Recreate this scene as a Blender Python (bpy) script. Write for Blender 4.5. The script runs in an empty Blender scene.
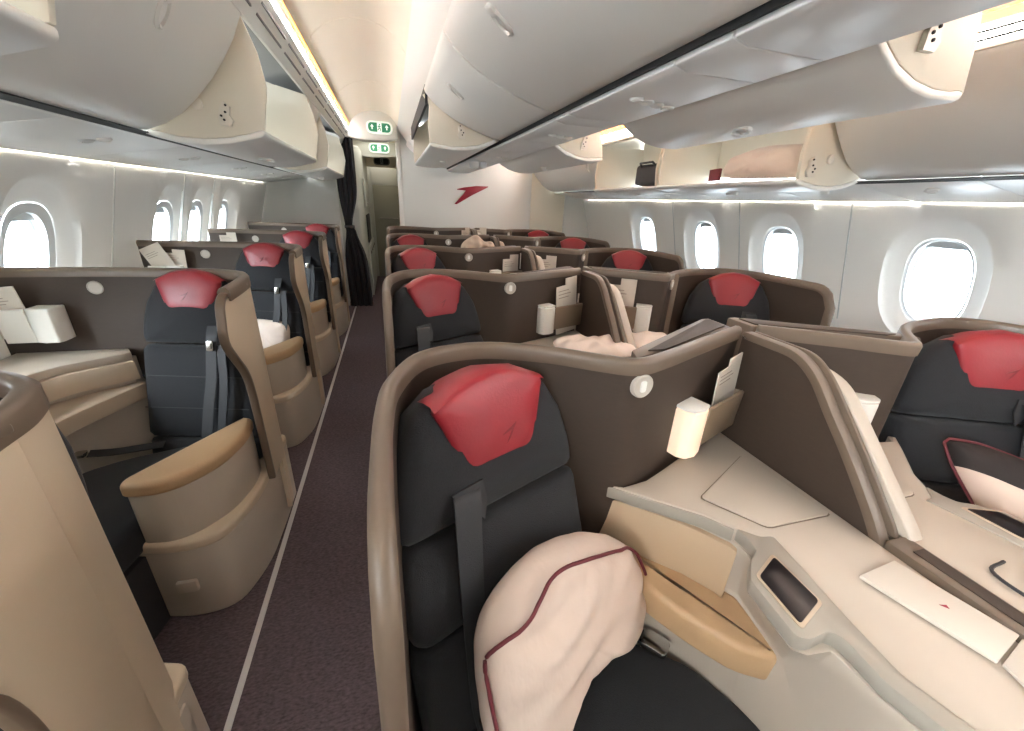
import bpy, bmesh, math, random
import numpy as np
from mathutils import Vector
random.seed(7)
C = bpy.context.scene.collection
EYE = 1.5            # eye height of the photographer above the carpet
ROW = 1.12           # distance from one row of seats to the next
MID = 1.02           # middle line of the centre seats

# ------------------------------------------------------------------ materials
def mat(name, col, rough=.6, metal=0., bump=0., scale=200., var=0., vscale=6., spec=.5, emit=None, es=0., coat=0., stretch=None, sheen=0.):
    m = bpy.data.materials.new(name); m.use_nodes = True
    nt = m.node_tree; b = nt.nodes['Principled BSDF']
    def lin(c): return tuple(((x/255.)/12.92 if x/255. <= .04045 else ((x/255.+.055)/1.055)**2.4) for x in c)
    c = lin(col)
    b.inputs['Base Color'].default_value = (*c, 1)
    b.inputs['Roughness'].default_value = rough
    b.inputs['Metallic'].default_value = metal
    b.inputs['Specular IOR Level'].default_value = spec
    if coat: b.inputs['Coat Weight'].default_value = coat
    if sheen: b.inputs['Sheen Weight'].default_value = sheen
    tc = nt.nodes.new('ShaderNodeTexCoord'); src = tc.outputs['Object']
    if stretch:
        mp = nt.nodes.new('ShaderNodeMapping'); mp.inputs['Scale'].default_value = stretch
        nt.links.new(src, mp.inputs['Vector']); src = mp.outputs['Vector']
    if var:
        n = nt.nodes.new('ShaderNodeTexNoise'); n.inputs['Scale'].default_value = vscale; n.inputs['Detail'].default_value = 4
        nt.links.new(src, n.inputs['Vector'])
        r = nt.nodes.new('ShaderNodeValToRGB')
        r.color_ramp.elements[0].position = .3; r.color_ramp.elements[1].position = .7
        r.color_ramp.elements[0].color = (*[x*(1-var) for x in c], 1); r.color_ramp.elements[1].color = (*[min(1, x*(1+var)) for x in c], 1)
        nt.links.new(n.outputs['Fac'], r.inputs['Fac']); nt.links.new(r.outputs['Color'], b.inputs['Base Color'])
    if bump:
        n2 = nt.nodes.new('ShaderNodeTexNoise'); n2.inputs['Scale'].default_value = scale; n2.inputs['Detail'].default_value = 3
        nt.links.new(src, n2.inputs['Vector'])
        bp = nt.nodes.new('ShaderNodeBump'); bp.inputs['Strength'].default_value = bump; bp.inputs['Distance'].default_value = .004
        nt.links.new(n2.outputs['Fac'], bp.inputs['Height']); nt.links.new(bp.outputs['Normal'], b.inputs['Normal'])
    if emit:
        b.inputs['Emission Color'].default_value = (*lin(emit), 1); b.inputs['Emission Strength'].default_value = es
    return m

M = dict(
    wall=mat('cabin_wall', (244, 243, 239), .55, bump=.05, scale=60),
    psu=mat('service_panel_plastic', (228, 229, 228), .4, var=.03, vscale=3),
    bin=mat('bin_plastic', (234, 234, 230), .38, var=.015, vscale=2),
    binin=mat('bin_interior', (220, 213, 197), .55, bump=.05, scale=90),
    ceil=mat('ceiling_panel', (246, 237, 220), .6),
    slot=mat('dark_gap', (22, 22, 24), .7),
    grey=mat('vent_grey', (120, 122, 122), .5),
    bulk=mat('bulkhead_grey', (212, 214, 211), .5, bump=.03, scale=120),
    cream=mat('bulkhead_cream', (222, 215, 198), .5),
    carpet=mat('carpet', (88, 77, 81), .95, bump=1., scale=90, var=.35, vscale=70, spec=.1, stretch=(1, 2.2, 1)),
    track=mat('seat_track', (196, 194, 192), .45, metal=.2),
    shell=mat('shell_woven_brown', (58, 46, 37), .62, bump=.15, scale=300, var=.06, vscale=40, stretch=(1, 1, 4)),
    cap=mat('shell_trim_taupe', (102, 88, 75), .38),
    tan=mat('tan_panel', (198, 181, 158), .45, bump=.04, scale=250),
    pale=mat('console_cream', (184, 173, 159), .38, var=.015, vscale=5),
    edge=mat('trim_greige', (190, 172, 150), .4),
    leather=mat('armrest_leather', (184, 153, 117), .45, bump=.12, scale=160),
    band=mat('console_grey_green', (158, 152, 141), .4),
    fabric=mat('charcoal_fabric', (40, 41, 44), .85, bump=.35, scale=420, var=.12, vscale=260, spec=.25, sheen=.1),
    dark=mat('bolster_leather', (40, 40, 43), .55, bump=.1, scale=150),
    red=mat('red_leather', (142, 32, 42), .42, bump=.12, scale=140, var=.05, vscale=12),
    redd=mat('red_mark', (120, 20, 30), .5),
    belt=mat('belt_webbing', (45, 46, 49), .6, bump=.3, scale=500),
    metal=mat('buckle_metal', (190, 188, 184), .25, metal=1.),
    disc=mat('air_vent_plastic', (184, 178, 168), .35),
    pocket=mat('pocket_taupe', (134, 116, 96), .5),
    lampoff=mat('lamp_lens', (226, 224, 216), .35),
    lampon=mat('lamp_lens_lit', (240, 222, 200), .35, emit=(255, 216, 178), es=.22),
    screen=mat('screen_glass', (26, 22, 24), .3, spec=.3),
    paper=mat('paper', (206, 198, 186), .7),
    ink=mat('print_grey', (150, 140, 128), .7),
    pillow=mat('pillow_cotton', (203, 186, 174), .85, bump=.9, scale=14, spec=.2, stretch=(1.6, 1.6, .7)),
    pdark=mat('pillow_dark_side', (52, 47, 46), .85, bump=.25, scale=60),
    piping=mat('piping_maroon', (98, 30, 40), .6),
    cloth=mat('blanket_beige', (190, 172, 154), .9, bump=.3, scale=80, spec=.2),
    pcloth=mat('blanket_white', (232, 216, 204), .9, bump=.3, scale=60, spec=.2),
    curtain=mat('curtain_dark', (46, 45, 50), .9, bump=.2, scale=200),
    white=mat('white_plastic', (230, 230, 226), .35),
    green=mat('exit_green', (38, 122, 88), .4, emit=(38, 122, 88), es=.25),
    signw=mat('exit_white', (225, 238, 228), .4, emit=(225, 238, 228), es=.3),
    signg=mat('sign_grey', (92, 92, 90), .5),
    galley=mat('galley_panel', (196, 198, 192), .4),
    door=mat('lavatory_door', (140, 138, 124), .5),
    emblem=mat('bulkhead_red', (140, 18, 42), .35),
    bag=mat('bag_black', (34, 34, 38), .6, bump=.2, scale=90),
    frame=mat('window_frame', (224, 228, 230), .4),
    bracket=mat('bin_bracket', (222, 216, 204), .4),
    cove=mat('cove_light_white', (255, 252, 246), .5, emit=(247, 250, 250), es=32.),
    amber=mat('cove_light_amber', (255, 190, 120), .5, emit=(255, 140, 48), es=7.),
    wash=mat('wall_wash_light', (255, 246, 228), .5, emit=(253, 250, 244), es=95.),
    shade=mat('window_shade_grey', (190, 194, 196), .5),
    cove2=mat('cove_light_white_right', (255, 252, 246), .5, emit=(252, 250, 246), es=30.),
    groove=mat('groove_brown', (120, 108, 94), .6),
    fascia=mat('upholstered_tan_side', (186, 162, 134), .5, bump=.06, scale=200),
    vest_fill=mat('vestibule_fill_glow', (255, 250, 240), .5, emit=(255, 248, 236), es=2.6),  # glow for the added panels that brighten the vestibule
    nozzle=mat('reading_light', (236, 236, 232), .3),
)
def glass():
    m = bpy.data.materials.new('window_glass'); m.use_nodes = True; nt = m.node_tree
    nt.nodes.clear(); out = nt.nodes.new('ShaderNodeOutputMaterial')
    t = nt.nodes.new('ShaderNodeBsdfTransparent'); g = nt.nodes.new('ShaderNodeBsdfGlossy'); g.inputs['Roughness'].default_value = .05
    t.inputs['Color'].default_value = (.93, .96, .98, 1)
    x = nt.nodes.new('ShaderNodeMixShader'); x.inputs['Fac'].default_value = .05
    nt.links.new(t.outputs[0], x.inputs[1]); nt.links.new(g.outputs[0], x.inputs[2]); nt.links.new(x.outputs[0], out.inputs['Surface'])
    return m
M['glass'] = glass()
def duo_mat(n):
    m = mat('pillow_two_tone', (214, 192, 177), .85, bump=.25, scale=35, spec=.2); nt = m.node_tree; b = nt.nodes['Principled BSDF']
    tc = nt.nodes.new('ShaderNodeTexCoord'); d = nt.nodes.new('ShaderNodeVectorMath'); d.operation = 'DOT_PRODUCT'; d.inputs[1].default_value = n
    c = nt.nodes.new('ShaderNodeMath'); c.operation = 'GREATER_THAN'; c.name = 'cut'
    x = nt.nodes.new('ShaderNodeMix'); x.data_type = 'RGBA'; x.inputs['A'].default_value = b.inputs['Base Color'].default_value; x.inputs['B'].default_value = (.034, .028, .027, 1)
    nt.links.new(tc.outputs['Object'], d.inputs[0]); nt.links.new(d.outputs['Value'], c.inputs[0]); nt.links.new(c.outputs[0], x.inputs['Factor']); nt.links.new(x.outputs['Result'], b.inputs['Base Color'])
    return m

# ------------------------------------------------------------------ mesh helpers
class MB:
    def __init__(s): s.v = []; s.f = []; s.mi = []
    def _add(s, vs, fs, mi=0):
        b = len(s.v); s.v += [tuple(map(float, p)) for p in vs]
        for i, f in enumerate(fs):
            s.f.append([b+j for j in f]); s.mi.append(mi if isinstance(mi, int) else mi[i])
    def ext(s, pts, vec, mi=0):
        n = len(pts); vec = np.array(vec, float); a = [np.array(p, float) for p in pts]
        vs = a+[p+vec for p in a]
        fs = [list(range(n))[::-1], list(range(n, 2*n))]+[[i, (i+1) % n, n+(i+1) % n, n+i] for i in range(n)]
        s._add(vs, fs, mi); return s
    def prism(s, poly, z0, z1, mi=0): return s.ext([(x, y, z0) for x, y in poly], (0, 0, z1-z0), mi)
    def box(s, lo, hi, mi=0):
        return s.prism([(lo[0], lo[1]), (hi[0], lo[1]), (hi[0], hi[1]), (lo[0], hi[1])], lo[2], hi[2], mi)
    def loft(s, rings, mi=0, closed=True, cap=True):
        n = len(rings[0]); vs = [p for r in rings for p in r]; fs = []; ms = []
        for k in range(len(rings)-1):
            for i in range(n if closed else n-1):
                j = (i+1) % n
                fs.append([k*n+i, k*n+j, (k+1)*n+j, (k+1)*n+i]); ms.append(mi if isinstance(mi, int) else mi[i % len(mi)])
        if cap and closed:
            fs.append(list(range(n))[::-1]); fs.append([(len(rings)-1)*n+i for i in range(n)])
            m0 = mi if isinstance(mi, int) else mi[0]; ms += [m0, m0]
        s._add(vs, fs, ms); return s
    def tube(s, path, r, n=8, mi=0):
        path = [np.array(p, float) for p in path]; rings = []
        for i, p in enumerate(path):
            t = path[min(i+1, len(path)-1)]-path[max(i-1, 0)]; t /= np.linalg.norm(t)+1e-9
            h = np.array((0, 0, 1.)) if abs(t[2]) < .9 else np.array((1., 0, 0))
            a = np.cross(t, h); a /= np.linalg.norm(a); b = np.cross(t, a)
            rr = r if not hasattr(r, '__len__') else r[i]
            rings.append([p+rr*(math.cos(q)*a+math.sin(q)*b) for q in np.linspace(0, 2*math.pi, n, endpoint=False)])
        return s.loft(rings, mi)
    def lathe(s, c, axis, prof, n=20, mi=0, sx=1., up=(0, 0, 1)):
        c = np.array(c, float); t = np.array(axis, float); t /= np.linalg.norm(t)
        h = np.array(up, float)
        if abs(t @ h) > .95: h = np.array((1., 0, 0))
        a = np.cross(t, h); a /= np.linalg.norm(a); b = np.cross(t, a)
        rings = [[c+t*z+r*(math.cos(q)*a*sx+math.sin(q)*b) for q in np.linspace(0, 2*math.pi, n, endpoint=False)] for r, z in prof]
        return s.loft(rings, mi)
    def strip(s, path, w, th, wdir, mi=0):
        """flat strap along path, w wide along wdir"""
        path = [np.array(p, float) for p in path]; wd = np.array(wdir, float); wd /= np.linalg.norm(wd); rings = []
        for i, p in enumerate(path):
            t = path[min(i+1, len(path)-1)]-path[max(i-1, 0)]; nn = np.cross(t, wd); nn /= np.linalg.norm(nn)
            ww = w if not hasattr(w, '__len__') else w[i]
            rings.append([p-wd*ww/2-nn*th/2, p+wd*ww/2-nn*th/2, p+wd*ww/2+nn*th/2, p-wd*ww/2+nn*th/2])
        return s.loft(rings, mi)
    def pad(s, outline, F, t=.08, puff=.02, back=0., mi=0, n=48, soft=.03, flat=False):
        """soft cushion: outline in plane F=(P,side,up,out); front at `out`, thickness t behind"""
        P, sd, up, nn = [np.array(q, float) for q in F]
        o = resample(outline, n); c = o.mean(0); R = np.linalg.norm(o-c, axis=1).mean()
        prof = [(.55, -t), (soft*.8, -t), (0, -t*.75), (0, -soft*1.2), (soft*.15, -soft*.55), (soft*.55, -soft*.12), (soft*1.2, puff*.25), (soft*2.6, puff*.6), (.5*R, puff*.92), (.8*R, puff)]
        rings = []
        for ins, h in prof:
            k = max(.05, 1-ins/R)
            q = c+(o-c)*k
            rings.append([P+sd*x+up*y+nn*h for x, y in q])
        return s.loft(rings, mi)
    def build(s, name, m, parent=None, bevel=0., seg=2, smooth=40, sub=0, **kw):
        o = obj_from(name, s.v, s.f, m if isinstance(m, list) else [m], s.mi, parent, bevel, seg, smooth, sub)
        tag(o, **kw); return o

def slab(outline, z0, z1, r, n=5, rb=None):
    o = np.array(outline, float)
    if sum(o[i-1][0]*o[i][1]-o[i][0]*o[i-1][1] for i in range(len(o))) < 0: o = o[::-1]
    rb = r if rb is None else rb; N = len(o); nr = []
    for i in range(N):
        a = o[i]-o[i-1]; b = o[(i+1) % N]-o[i]; a = a/(np.linalg.norm(a)+1e-9); b = b/(np.linalg.norm(b)+1e-9)
        na, nb = np.array((-a[1], a[0])), np.array((-b[1], b[0])); m = na+nb; m = m/(np.linalg.norm(m)+1e-9); nr.append(m/max(.5, m @ na))
    nr = np.array(nr); rings = []
    for q in np.linspace(0, math.pi/2, n): rings.append((rb*(1-math.sin(q)), z0+rb*(1-math.cos(q))))
    for q in np.linspace(0, math.pi/2, n): rings.append((r*(1-math.cos(q)), z1-r*(1-math.sin(q))))
    mb = MB(); mb.loft([[(*(o[i]+nr[i]*ins), z) for i in range(N)] for ins, z in rings]); return mb
def resample(pts, n, closed=True):
    p = np.array(pts, float)
    if closed: p = np.vstack([p, p[:1]])
    d = np.r_[0, np.cumsum(np.linalg.norm(np.diff(p, axis=0), axis=1))]
    t = np.linspace(0, d[-1], n, endpoint=not closed)
    return np.stack([np.interp(t, d, p[:, k]) for k in range(p.shape[1])], 1)
def rnd(pts, r, n=5):
    """polygon with rounded corners"""
    p = [np.array(q, float) for q in pts]; out = []; N = len(p)
    for i in range(N):
        a, b, c = p[i-1], p[i], p[(i+1) % N]
        rr = r[i] if hasattr(r, '__len__') else r
        u = a-b; w = c-b; lu, lw = np.linalg.norm(u), np.linalg.norm(w)
        q = min(rr, lu*.48, lw*.48)
        if q <= 1e-6: out.append(tuple(b)); continue
        s, e = b+u/lu*q, b+w/lw*q
        for t in np.linspace(0, 1, n):
            out.append(tuple((1-t)**2*s+2*t*(1-t)*b+t*t*e))
    return out
def smoothpath(pts, n=6):
    p = [np.array(q, float) for q in pts]; p = [2*p[0]-p[1]]+p+[2*p[-1]-p[-2]]; out = []
    for i in range(1, len(p)-2):
        for t in np.linspace(0, 1, n, endpoint=False):
            a, b, c, d = p[i-1:i+3]
            out.append(.5*((2*b)+(-a+c)*t+(2*a-5*b+4*c-d)*t*t+(-a+3*b-3*c+d)*t**3))
    out.append(p[-2]); return out
def normals2(path):
    res = []
    for i in range(len(path)):
        t = np.array(path[min(i+1, len(path)-1)])-np.array(path[max(i-1, 0)]); t = t/np.linalg.norm(t)
        res.append(np.array((-t[1], t[0])))
    return res
def wallsweep(mb, path, sec, mi=0):
    """sec: closed list of (offset to the path's left, z)"""
    ns = normals2(path)
    return mb.loft([[(*(np.array(p)+n*o), z) for o, z in sec] for p, n in zip(path, ns)], mi)

def shellsweep(mb, path, tops, th, z0=.05, mi=(1, 1, 1, 0)):
    ns = normals2(path)
    return mb.loft([[(*p, z0), (*(np.array(p)+n*th), z0), (*(np.array(p)+n*th), t), (*p, t)] for p, n, t in zip(path, ns, tops)], list(mi))
def rimsweep(mb, path3, lats, sec):
    rings = []
    for i, p in enumerate(path3):
        p = np.array(p, float); t = np.array(path3[min(i+1, len(path3)-1)], float)-np.array(path3[max(i-1, 0)], float); t /= np.linalg.norm(t)+1e-9
        n = np.array((lats[i][0], lats[i][1], 0.)); h = np.cross(t, n); h /= np.linalg.norm(h)
        rings.append([p+n*o+h*v for o, v in sec])
    return mb.loft(rings)
def wloc(o):
    v = Vector((0, 0, 0))
    while o is not None: v = v+o.location; o = o.parent
    return v
def obj_from(name, v, f, mats, mi, parent, bevel, seg, smooth, sub=0):
    me = bpy.data.meshes.new(name)
    if parent is None:
        a = np.array(v); org = Vector(((a[:, 0].min()+a[:, 0].max())/2, (a[:, 1].min()+a[:, 1].max())/2, a[:, 2].min()))
    else: org = wloc(parent)
    me.from_pydata([tuple(Vector(p)-org) for p in v], [], f)
    for m in mats: me.materials.append(m)
    for p, k in zip(me.polygons, mi): p.material_index = k
    bm = bmesh.new(); bm.from_mesh(me)
    bmesh.ops.recalc_face_normals(bm, faces=bm.faces)
    if bevel:
        es = [e for e in bm.edges if len(e.link_faces) == 2 and e.calc_face_angle(0) > math.radians(28)]
        bmesh.ops.bevel(bm, geom=es, offset=bevel, segments=seg, profile=.5, affect='EDGES', clamp_overlap=True)
    bm.to_mesh(me); bm.free()
    if smooth:
        for p in me.polygons: p.use_smooth = True
        me.set_sharp_from_angle(angle=math.radians(smooth))
    o = bpy.data.objects.new(name, me); C.objects.link(o)
    if parent is None: o.location = org
    else: o.parent = parent
    if sub:
        md = o.modifiers.new('s', 'SUBSURF'); md.levels = sub; md.render_levels = sub
    return o
def tag(o, label=None, cat=None, group=None, kind=None):
    if label: o['label'] = label
    if cat: o['category'] = cat
    if group: o['group'] = group
    if kind: o['kind'] = kind
    return o
def thing(name, label, cat, loc=(0, 0, 0), group=None):
    o = bpy.data.objects.new(name, None); C.objects.link(o); o.location = loc
    return tag(o, label, cat, group)
def dup(root, dloc, label, group=None):
    """a copy of a thing, its parts and their sub-parts"""
    r = root.copy(); C.objects.link(r); r.location = root.location+Vector(dloc); r['label'] = label
    if group: r['group'] = group
    for ch in [c for c in root.children]:
        c = ch.copy(); C.objects.link(c); c.parent = r
        for g in [g for g in ch.children]:
            d = g.copy(); C.objects.link(d); d.parent = c
    return r
def dropkids(root, names):
    for ch in list(root.children):
        if ch.name.split('.')[0] in names:
            for g in list(ch.children): bpy.data.objects.remove(g)
            bpy.data.objects.remove(ch)

def frame(P, yaw, rec):
    """seat plane: P top middle; yaw turns the seat's face from -y toward +x; rec leans the top back. returns (P, side, up, out)"""
    a, b = math.radians(yaw), math.radians(rec)
    fr = np.array((math.sin(a), -math.cos(a), 0)); sd = np.array((math.cos(a), math.sin(a), 0))
    up = np.array((0, 0, 1.))*math.cos(b)-fr*math.sin(b); out = fr*math.cos(b)+np.array((0, 0, 1.))*math.sin(b)
    return np.array(P, float), sd, up, out
def onf(F, a, b, h=0): return F[0]+F[1]*a+F[2]*b+F[3]*h

# ------------------------------------------------------------------ camera
f_px, psi, th, rho = 396.5, .2954, .3876, .0441
cp, sp, ct, st = math.cos(psi), math.sin(psi), math.cos(th), math.sin(th)
o_ = np.array((ct*sp, ct*cp, -st)); r_ = np.array((cp, -sp, 0)); u_ = np.cross(r_, o_)
r2 = math.cos(rho)*r_+math.sin(rho)*u_; u2 = -math.sin(rho)*r_+math.cos(rho)*u_
cam = bpy.data.cameras.new('camera'); cam.sensor_width = 36; cam.lens = f_px/1024*36; cam.clip_start = .02
co = bpy.data.objects.new('camera', cam); C.objects.link(co)
from mathutils import Matrix
co.matrix_world = Matrix([[r2[0], u2[0], -o_[0], 0], [r2[1], u2[1], -o_[1], 0], [r2[2], u2[2], -o_[2], EYE], [0, 0, 0, 1]])
bpy.context.scene.camera = co

# ------------------------------------------------------------------ the cabin shell
YB, YF = -1.6, 6.2
XL, XR = -1.55, 3.0
S = 'structure'
MB().box((XL-.25, YB, -.06), (XR+.25, 9.2, 0)).build('floor', M['carpet'], kind=S)
MB().box((-.585, YB, -.004), (-.565, 6.4, .0035)).build('trim_1', M['track'], kind=S)

def oval(cy, cz, w, h, n=32, e=3.2):
    res = []
    for q in np.linspace(0, 2*math.pi, n, endpoint=False):
        c, s_ = math.cos(q), math.sin(q)
        res.append((cy+w/2*math.copysign(abs(c)**(2/e), c), cz+h/2*math.copysign(abs(s_)**(2/e), s_)))
    return res
def wallx(z, side):
    """lateral position of the side wall at height z: upright at the seats, leaning in above"""
    d = .30*(max(z, .735)-1.155)
    return (XL-.07+d) if side < 0 else (XR+.07-d)
def side_wall(side, cys, y0, y1, name):
    mb = MB(); ztop, zb = 1.64, 0.; out = side
    bounds = [y0]+[(a+b)/2 for a, b in zip(cys, cys[1:])]+[y1]
    spans = []
    zc = 1.155; n = 32
    for k, cy in enumerate(cys):
        a = max(bounds[k], cy-.34); b = min(bounds[k+1], cy+.34)
        spans.append((a, b))
        # cell ring -> dish -> frame
        ang = np.linspace(0, 2*math.pi, n, endpoint=False)
        cell = []
        z0c, z1c = zc-.42, ztop
        for q in ang:
            c, s_ = math.cos(q), math.sin(q); hw = (b-cy) if c >= 0 else (cy-a); hh = (z1c-zc) if s_ >= 0 else (zc-z0c)
            t = min(hw/abs(c) if abs(c) > 1e-6 else 9, hh/abs(s_) if abs(s_) > 1e-6 else 9)
            cell.append((cy+c*t, zc+s_*t))
        # add exact corners by snapping the nearest sample
        for (yy, zz) in ((a, z0c), (b, z0c), (a, z1c), (b, z1c)):
            i = min(range(n), key=lambda i: (cell[i][0]-yy)**2+(cell[i][1]-zz)**2); cell[i] = (yy, zz)
        dish = oval(cy, zc, .53, .76, n, 2.5); dish2 = oval(cy, zc, .49, .71, n, 2.5); inn = oval(cy, zc, .36, .54, n, 2.7); inn2 = oval(cy, zc, .33, .51, n, 2.8)
        dish = [(min(max(y, a+.005), b-.005), z) for y, z in dish]; dish2 = [(min(max(y, a+.01), b-.01), z) for y, z in dish2]
        rings = [[(wallx(z, side), y, z) for y, z in cell], [(wallx(z, side), y, z) for y, z in dish],
                 [(wallx(z, side)+out*.028, y, z) for y, z in dish2], [(wallx(z, side)+out*.052, y, z) for y, z in inn], [(wallx(z, side)+out*.062, y, z) for y, z in inn2]]
        mb.loft(rings, 0, True, False)
    # plain strips: below, between
    def sheet(ya, yb, za, zb_):
        zs = np.linspace(za, zb_, 8)
        mb.loft([[(wallx(z, side), ya, z), (wallx(z, side), yb, z)] for z in zs], 0, False, False)
    cur = y0
    for a, b in spans:
        if a > cur+1e-4: sheet(cur, a, zc-.42, ztop)
        cur = b
    if cur < y1: sheet(cur, y1, zc-.42, ztop)
    sheet(y0, y1, 0, zc-.42)
    return mb.build(name, M['wall'], kind=S, smooth=50)
WL = [.35, 1.36, 2.51, 3.76, 4.32, 4.96]
WR = [.60, 1.60, 2.68, 3.56, 4.6]
side_wall(-1, WL, YB, YF, 'wall_left'); side_wall(1, WR, YB, YF, 'wall_right')
wn = 0
for side, cys in ((-1, WL), (1, WR)):
    for cy in cys:
        wn += 1
        x0 = wallx(1.175, side); s = side
        zc = 1.155
        root = thing('window_%d' % wn, None, None, (x0+s*.07, cy, zc-.25)); root['kind'] = S
        mb = MB()
        gh = .41 if side < 0 else .47; gw = .245 if side < 0 else .29; ee = 2.35 if side < 0 else 2.6
        a = oval(cy, zc, .335, .515, 32, 2.7); b = oval(cy, zc, gw+.02, gh+.02, 32, ee); c = oval(cy, zc, gw, gh, 32, ee)
        W_ = lambda z, q: wallx(z, side)+s*q
        mb.loft([[(W_(z, .055), y, z) for y, z in a], [(W_(z, .062), y, z) for y, z in b], [(W_(z, .10), y, z) for y, z in b], [(W_(z, .105), y, z) for y, z in c], [(W_(z, .13), y, z) for y, z in c], [(W_(z, .13), y, z) for y, z in a]], 0, True, False)
        mb.build('window_frame', M['frame'], root, smooth=50)
        mb = MB(); mb.ext([(W_(z, .112), y, z) for y, z in oval(cy, zc, gw+.01, gh+.01, 32, ee)], (s*.004, 0, 0)).build('window_pane', M['glass'], root, smooth=0)
        mb = MB(); sh = [(y, z) for y, z in oval(cy, zc, gw+.02, gh+.02, 48, ee) if z > zc+gh/2-.035]
        sh = sorted(sh); mb.ext([(W_(z, .085), y, z) for y, z in sh], (s*.012, 0, 0)).build('window_shade', M['shade'], root, smooth=0)
# panel seams on the right wall, as narrow grooves' cover strips
for k, y in enumerate((1.02, 2.10, 3.05, 3.98)):
    mb = MB(); mb.loft([[(wallx(z, 1)-.004, y-.004, z), (wallx(z, 1)+.01, y-.004, z), (wallx(z, 1)+.01, y+.004, z), (wallx(z, 1)-.004, y+.004, z)] for z in np.linspace(.8, 1.60, 9)])
    mb.build('trim_%d' % (2+k), M['shade'], kind=S)
for k, y in enumerate((1.9, 3.04, 3.92, 4.5)):
    mb = MB(); mb.loft([[(wallx(z, -1)+.004, y-.004, z), (wallx(z, -1)-.01, y-.004, z), (wallx(z, -1)-.01, y+.004, z), (wallx(z, -1)+.004, y+.004, z)] for z in np.linspace(.8, 1.60, 9)])
    mb.build('trim_%d' % (6+k), M['bulk'], kind=S)

# rear bulkhead (the wall the photographer faces), aisle opening between x=-.6 and x=.14
MB().box((.14, YF, 0), (2.07, YF+.06, 2.4)).build('wall_rear', M['bulk'], kind=S, bevel=.004)
MB().box((2.07, YF-.01, 0), (2.62, YF+.06, 2.4)).build('wall_rear_closet', M['cream'], kind=S, bevel=.004)
MB().box((2.63, YF-.01, 0), (XR+.25, YF+.06, 2.4)).build('wall_rear_side', M['bulk'], kind=S, bevel=.004)
MB().box((XL-.22, YF, 0), (-.66, YF+.06, 2.4)).build('wall_rear_left', M['bulk'], kind=S, bevel=.004)
mb = MB(); mb.box((.13, YF-.015, 0), (.19, YF+.065, 2.35)); mb.build('trim_10', M['white'], kind=S, bevel=.006)
# header over the aisle, with the cove's end arch
prof = [(-.66, 2.22), (-.66, 2.6), (.16, 2.6), (.16, 2.21), (.0, 2.175), (-.25, 2.165), (-.5, 2.19)]
MB().ext([(x, 6.02, z) for x, z in prof], (0, .2, 0)).build('ceiling_header', M['white'], kind=S, bevel=.015, seg=3)
# vestibule behind it
MB().box((-1.2, 6.26, 2.28), (.5, 9.2, 2.33)).build('ceiling_vestibule', M['ceil'], kind=S)
MB().box((.2, 6.26, 0), (.26, 9.2, 2.4)).build('wall_vestibule', M['cream'], kind=S)
MB().box((-1.2, 8.72, 0), (.5, 8.8, 2.4)).build('wall_vestibule_end', M['galley'], kind=S)
MB().box((-1.2, 6.3, 0), (-1.1, 8.9, 2.4)).build('wall_galley_back', M['galley'], kind=S)
MB().ext([(x, 7.15, z) for x, z in ((-.7, 2.10), (-.7, 2.3), (.2, 2.3), (.2, 2.10), (-.2, 2.065))], (0, .12, 0)).build('ceiling_header_second', M['galley'], kind=S, bevel=.012)
MB().ext([(x, 8.15, z) for x, z in ((-.7, 2.0), (-.7, 2.3), (.2, 2.3), (.2, 2.0))], (0, .1, 0)).build('ceiling_header_third', M['ceil'], kind=S, bevel=.012)
# back of the cabin behind the photographer
MB().box((XL-.25, YB-.06, 0), (XR+.25, YB, 2.7)).build('wall_front', M['wall'], kind=S)

# ceilings: vaults over the two aisles
def vault(pts, name, y0=YB, y1=6.03, th=.02):
    a = [np.array(p) for p in pts]; mb = MB()
    sm = smoothpath(pts, 6)
    for (ya, yb) in [(y0, .3), (.32, 1.72), (1.74, 3.15), (3.17, 4.6), (4.62, y1)]:
        mb.loft([[(p[0], ya, p[1]) for p in sm], [(p[0], yb, p[1]) for p in sm]], 0, False, False)
        for y in (yb,):
            mb.loft([[(p[0], yb, p[1]) for p in sm], [(p[0], yb+.01, p[1]+.008) for p in sm], [(p[0], yb+.02, p[1]) for p in sm]], 0, False, False)
    return mb.build(name, M['ceil'], kind=S, smooth=25)
vault([(-.425, 2.285), (-.36, 2.40), (-.22, 2.48), (-.05, 2.495), (.08, 2.45), (.165, 2.35)], 'ceiling_left')
vault([(1.70, 2.34), (1.80, 2.335), (1.89, 2.29), (1.955, 2.22), (1.988, 2.14)], 'ceiling_right')
# roof plane that closes the space above bins and vaults
MB().box((XL-.25, YB, 2.62), (XR+.25, 9.2, 2.66)).build('ceiling_crown', M['wall'], kind=S)

def striplight(name, label, pts, m, y0=-1.5, y1=6.0):
    mb = MB(); mb.ext([(x, y0, z) for x, z in pts], (0, y1-y0, 0)); o = mb.build(name, m, smooth=0); tag(o, label, 'light strip'); return o
striplight('cove_light', 'white light strip along the left bins under the vaulted ceiling', [(-.475, 2.232), (-.428, 2.262), (-.425, 2.272), (-.475, 2.245)], M['cove'])
striplight('cove_light', 'amber light strip at the left edge of the aisle vault', [(-.421, 2.294), (-.409, 2.315), (-.413, 2.319), (-.425, 2.298)], M['amber'])
striplight('cove_light', 'white light strip over the bins above the right windows', [(1.992, 2.075), (1.988, 2.125), (1.998, 2.125), (2.002, 2.075)], M['cove2'])
striplight('cove_light', 'amber light strip under the vault above the right bins', [(1.984, 2.130), (1.974, 2.155), (1.980, 2.158), (1.990, 2.132)], M['amber'])
striplight('wall_wash_light', 'thin light strip where the left window wall meets the service panels', [(-1.472, 1.628), (-1.445, 1.628), (-1.445, 1.633), (-1.472, 1.633)], M['wash'], -1.5, 6.0)
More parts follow.
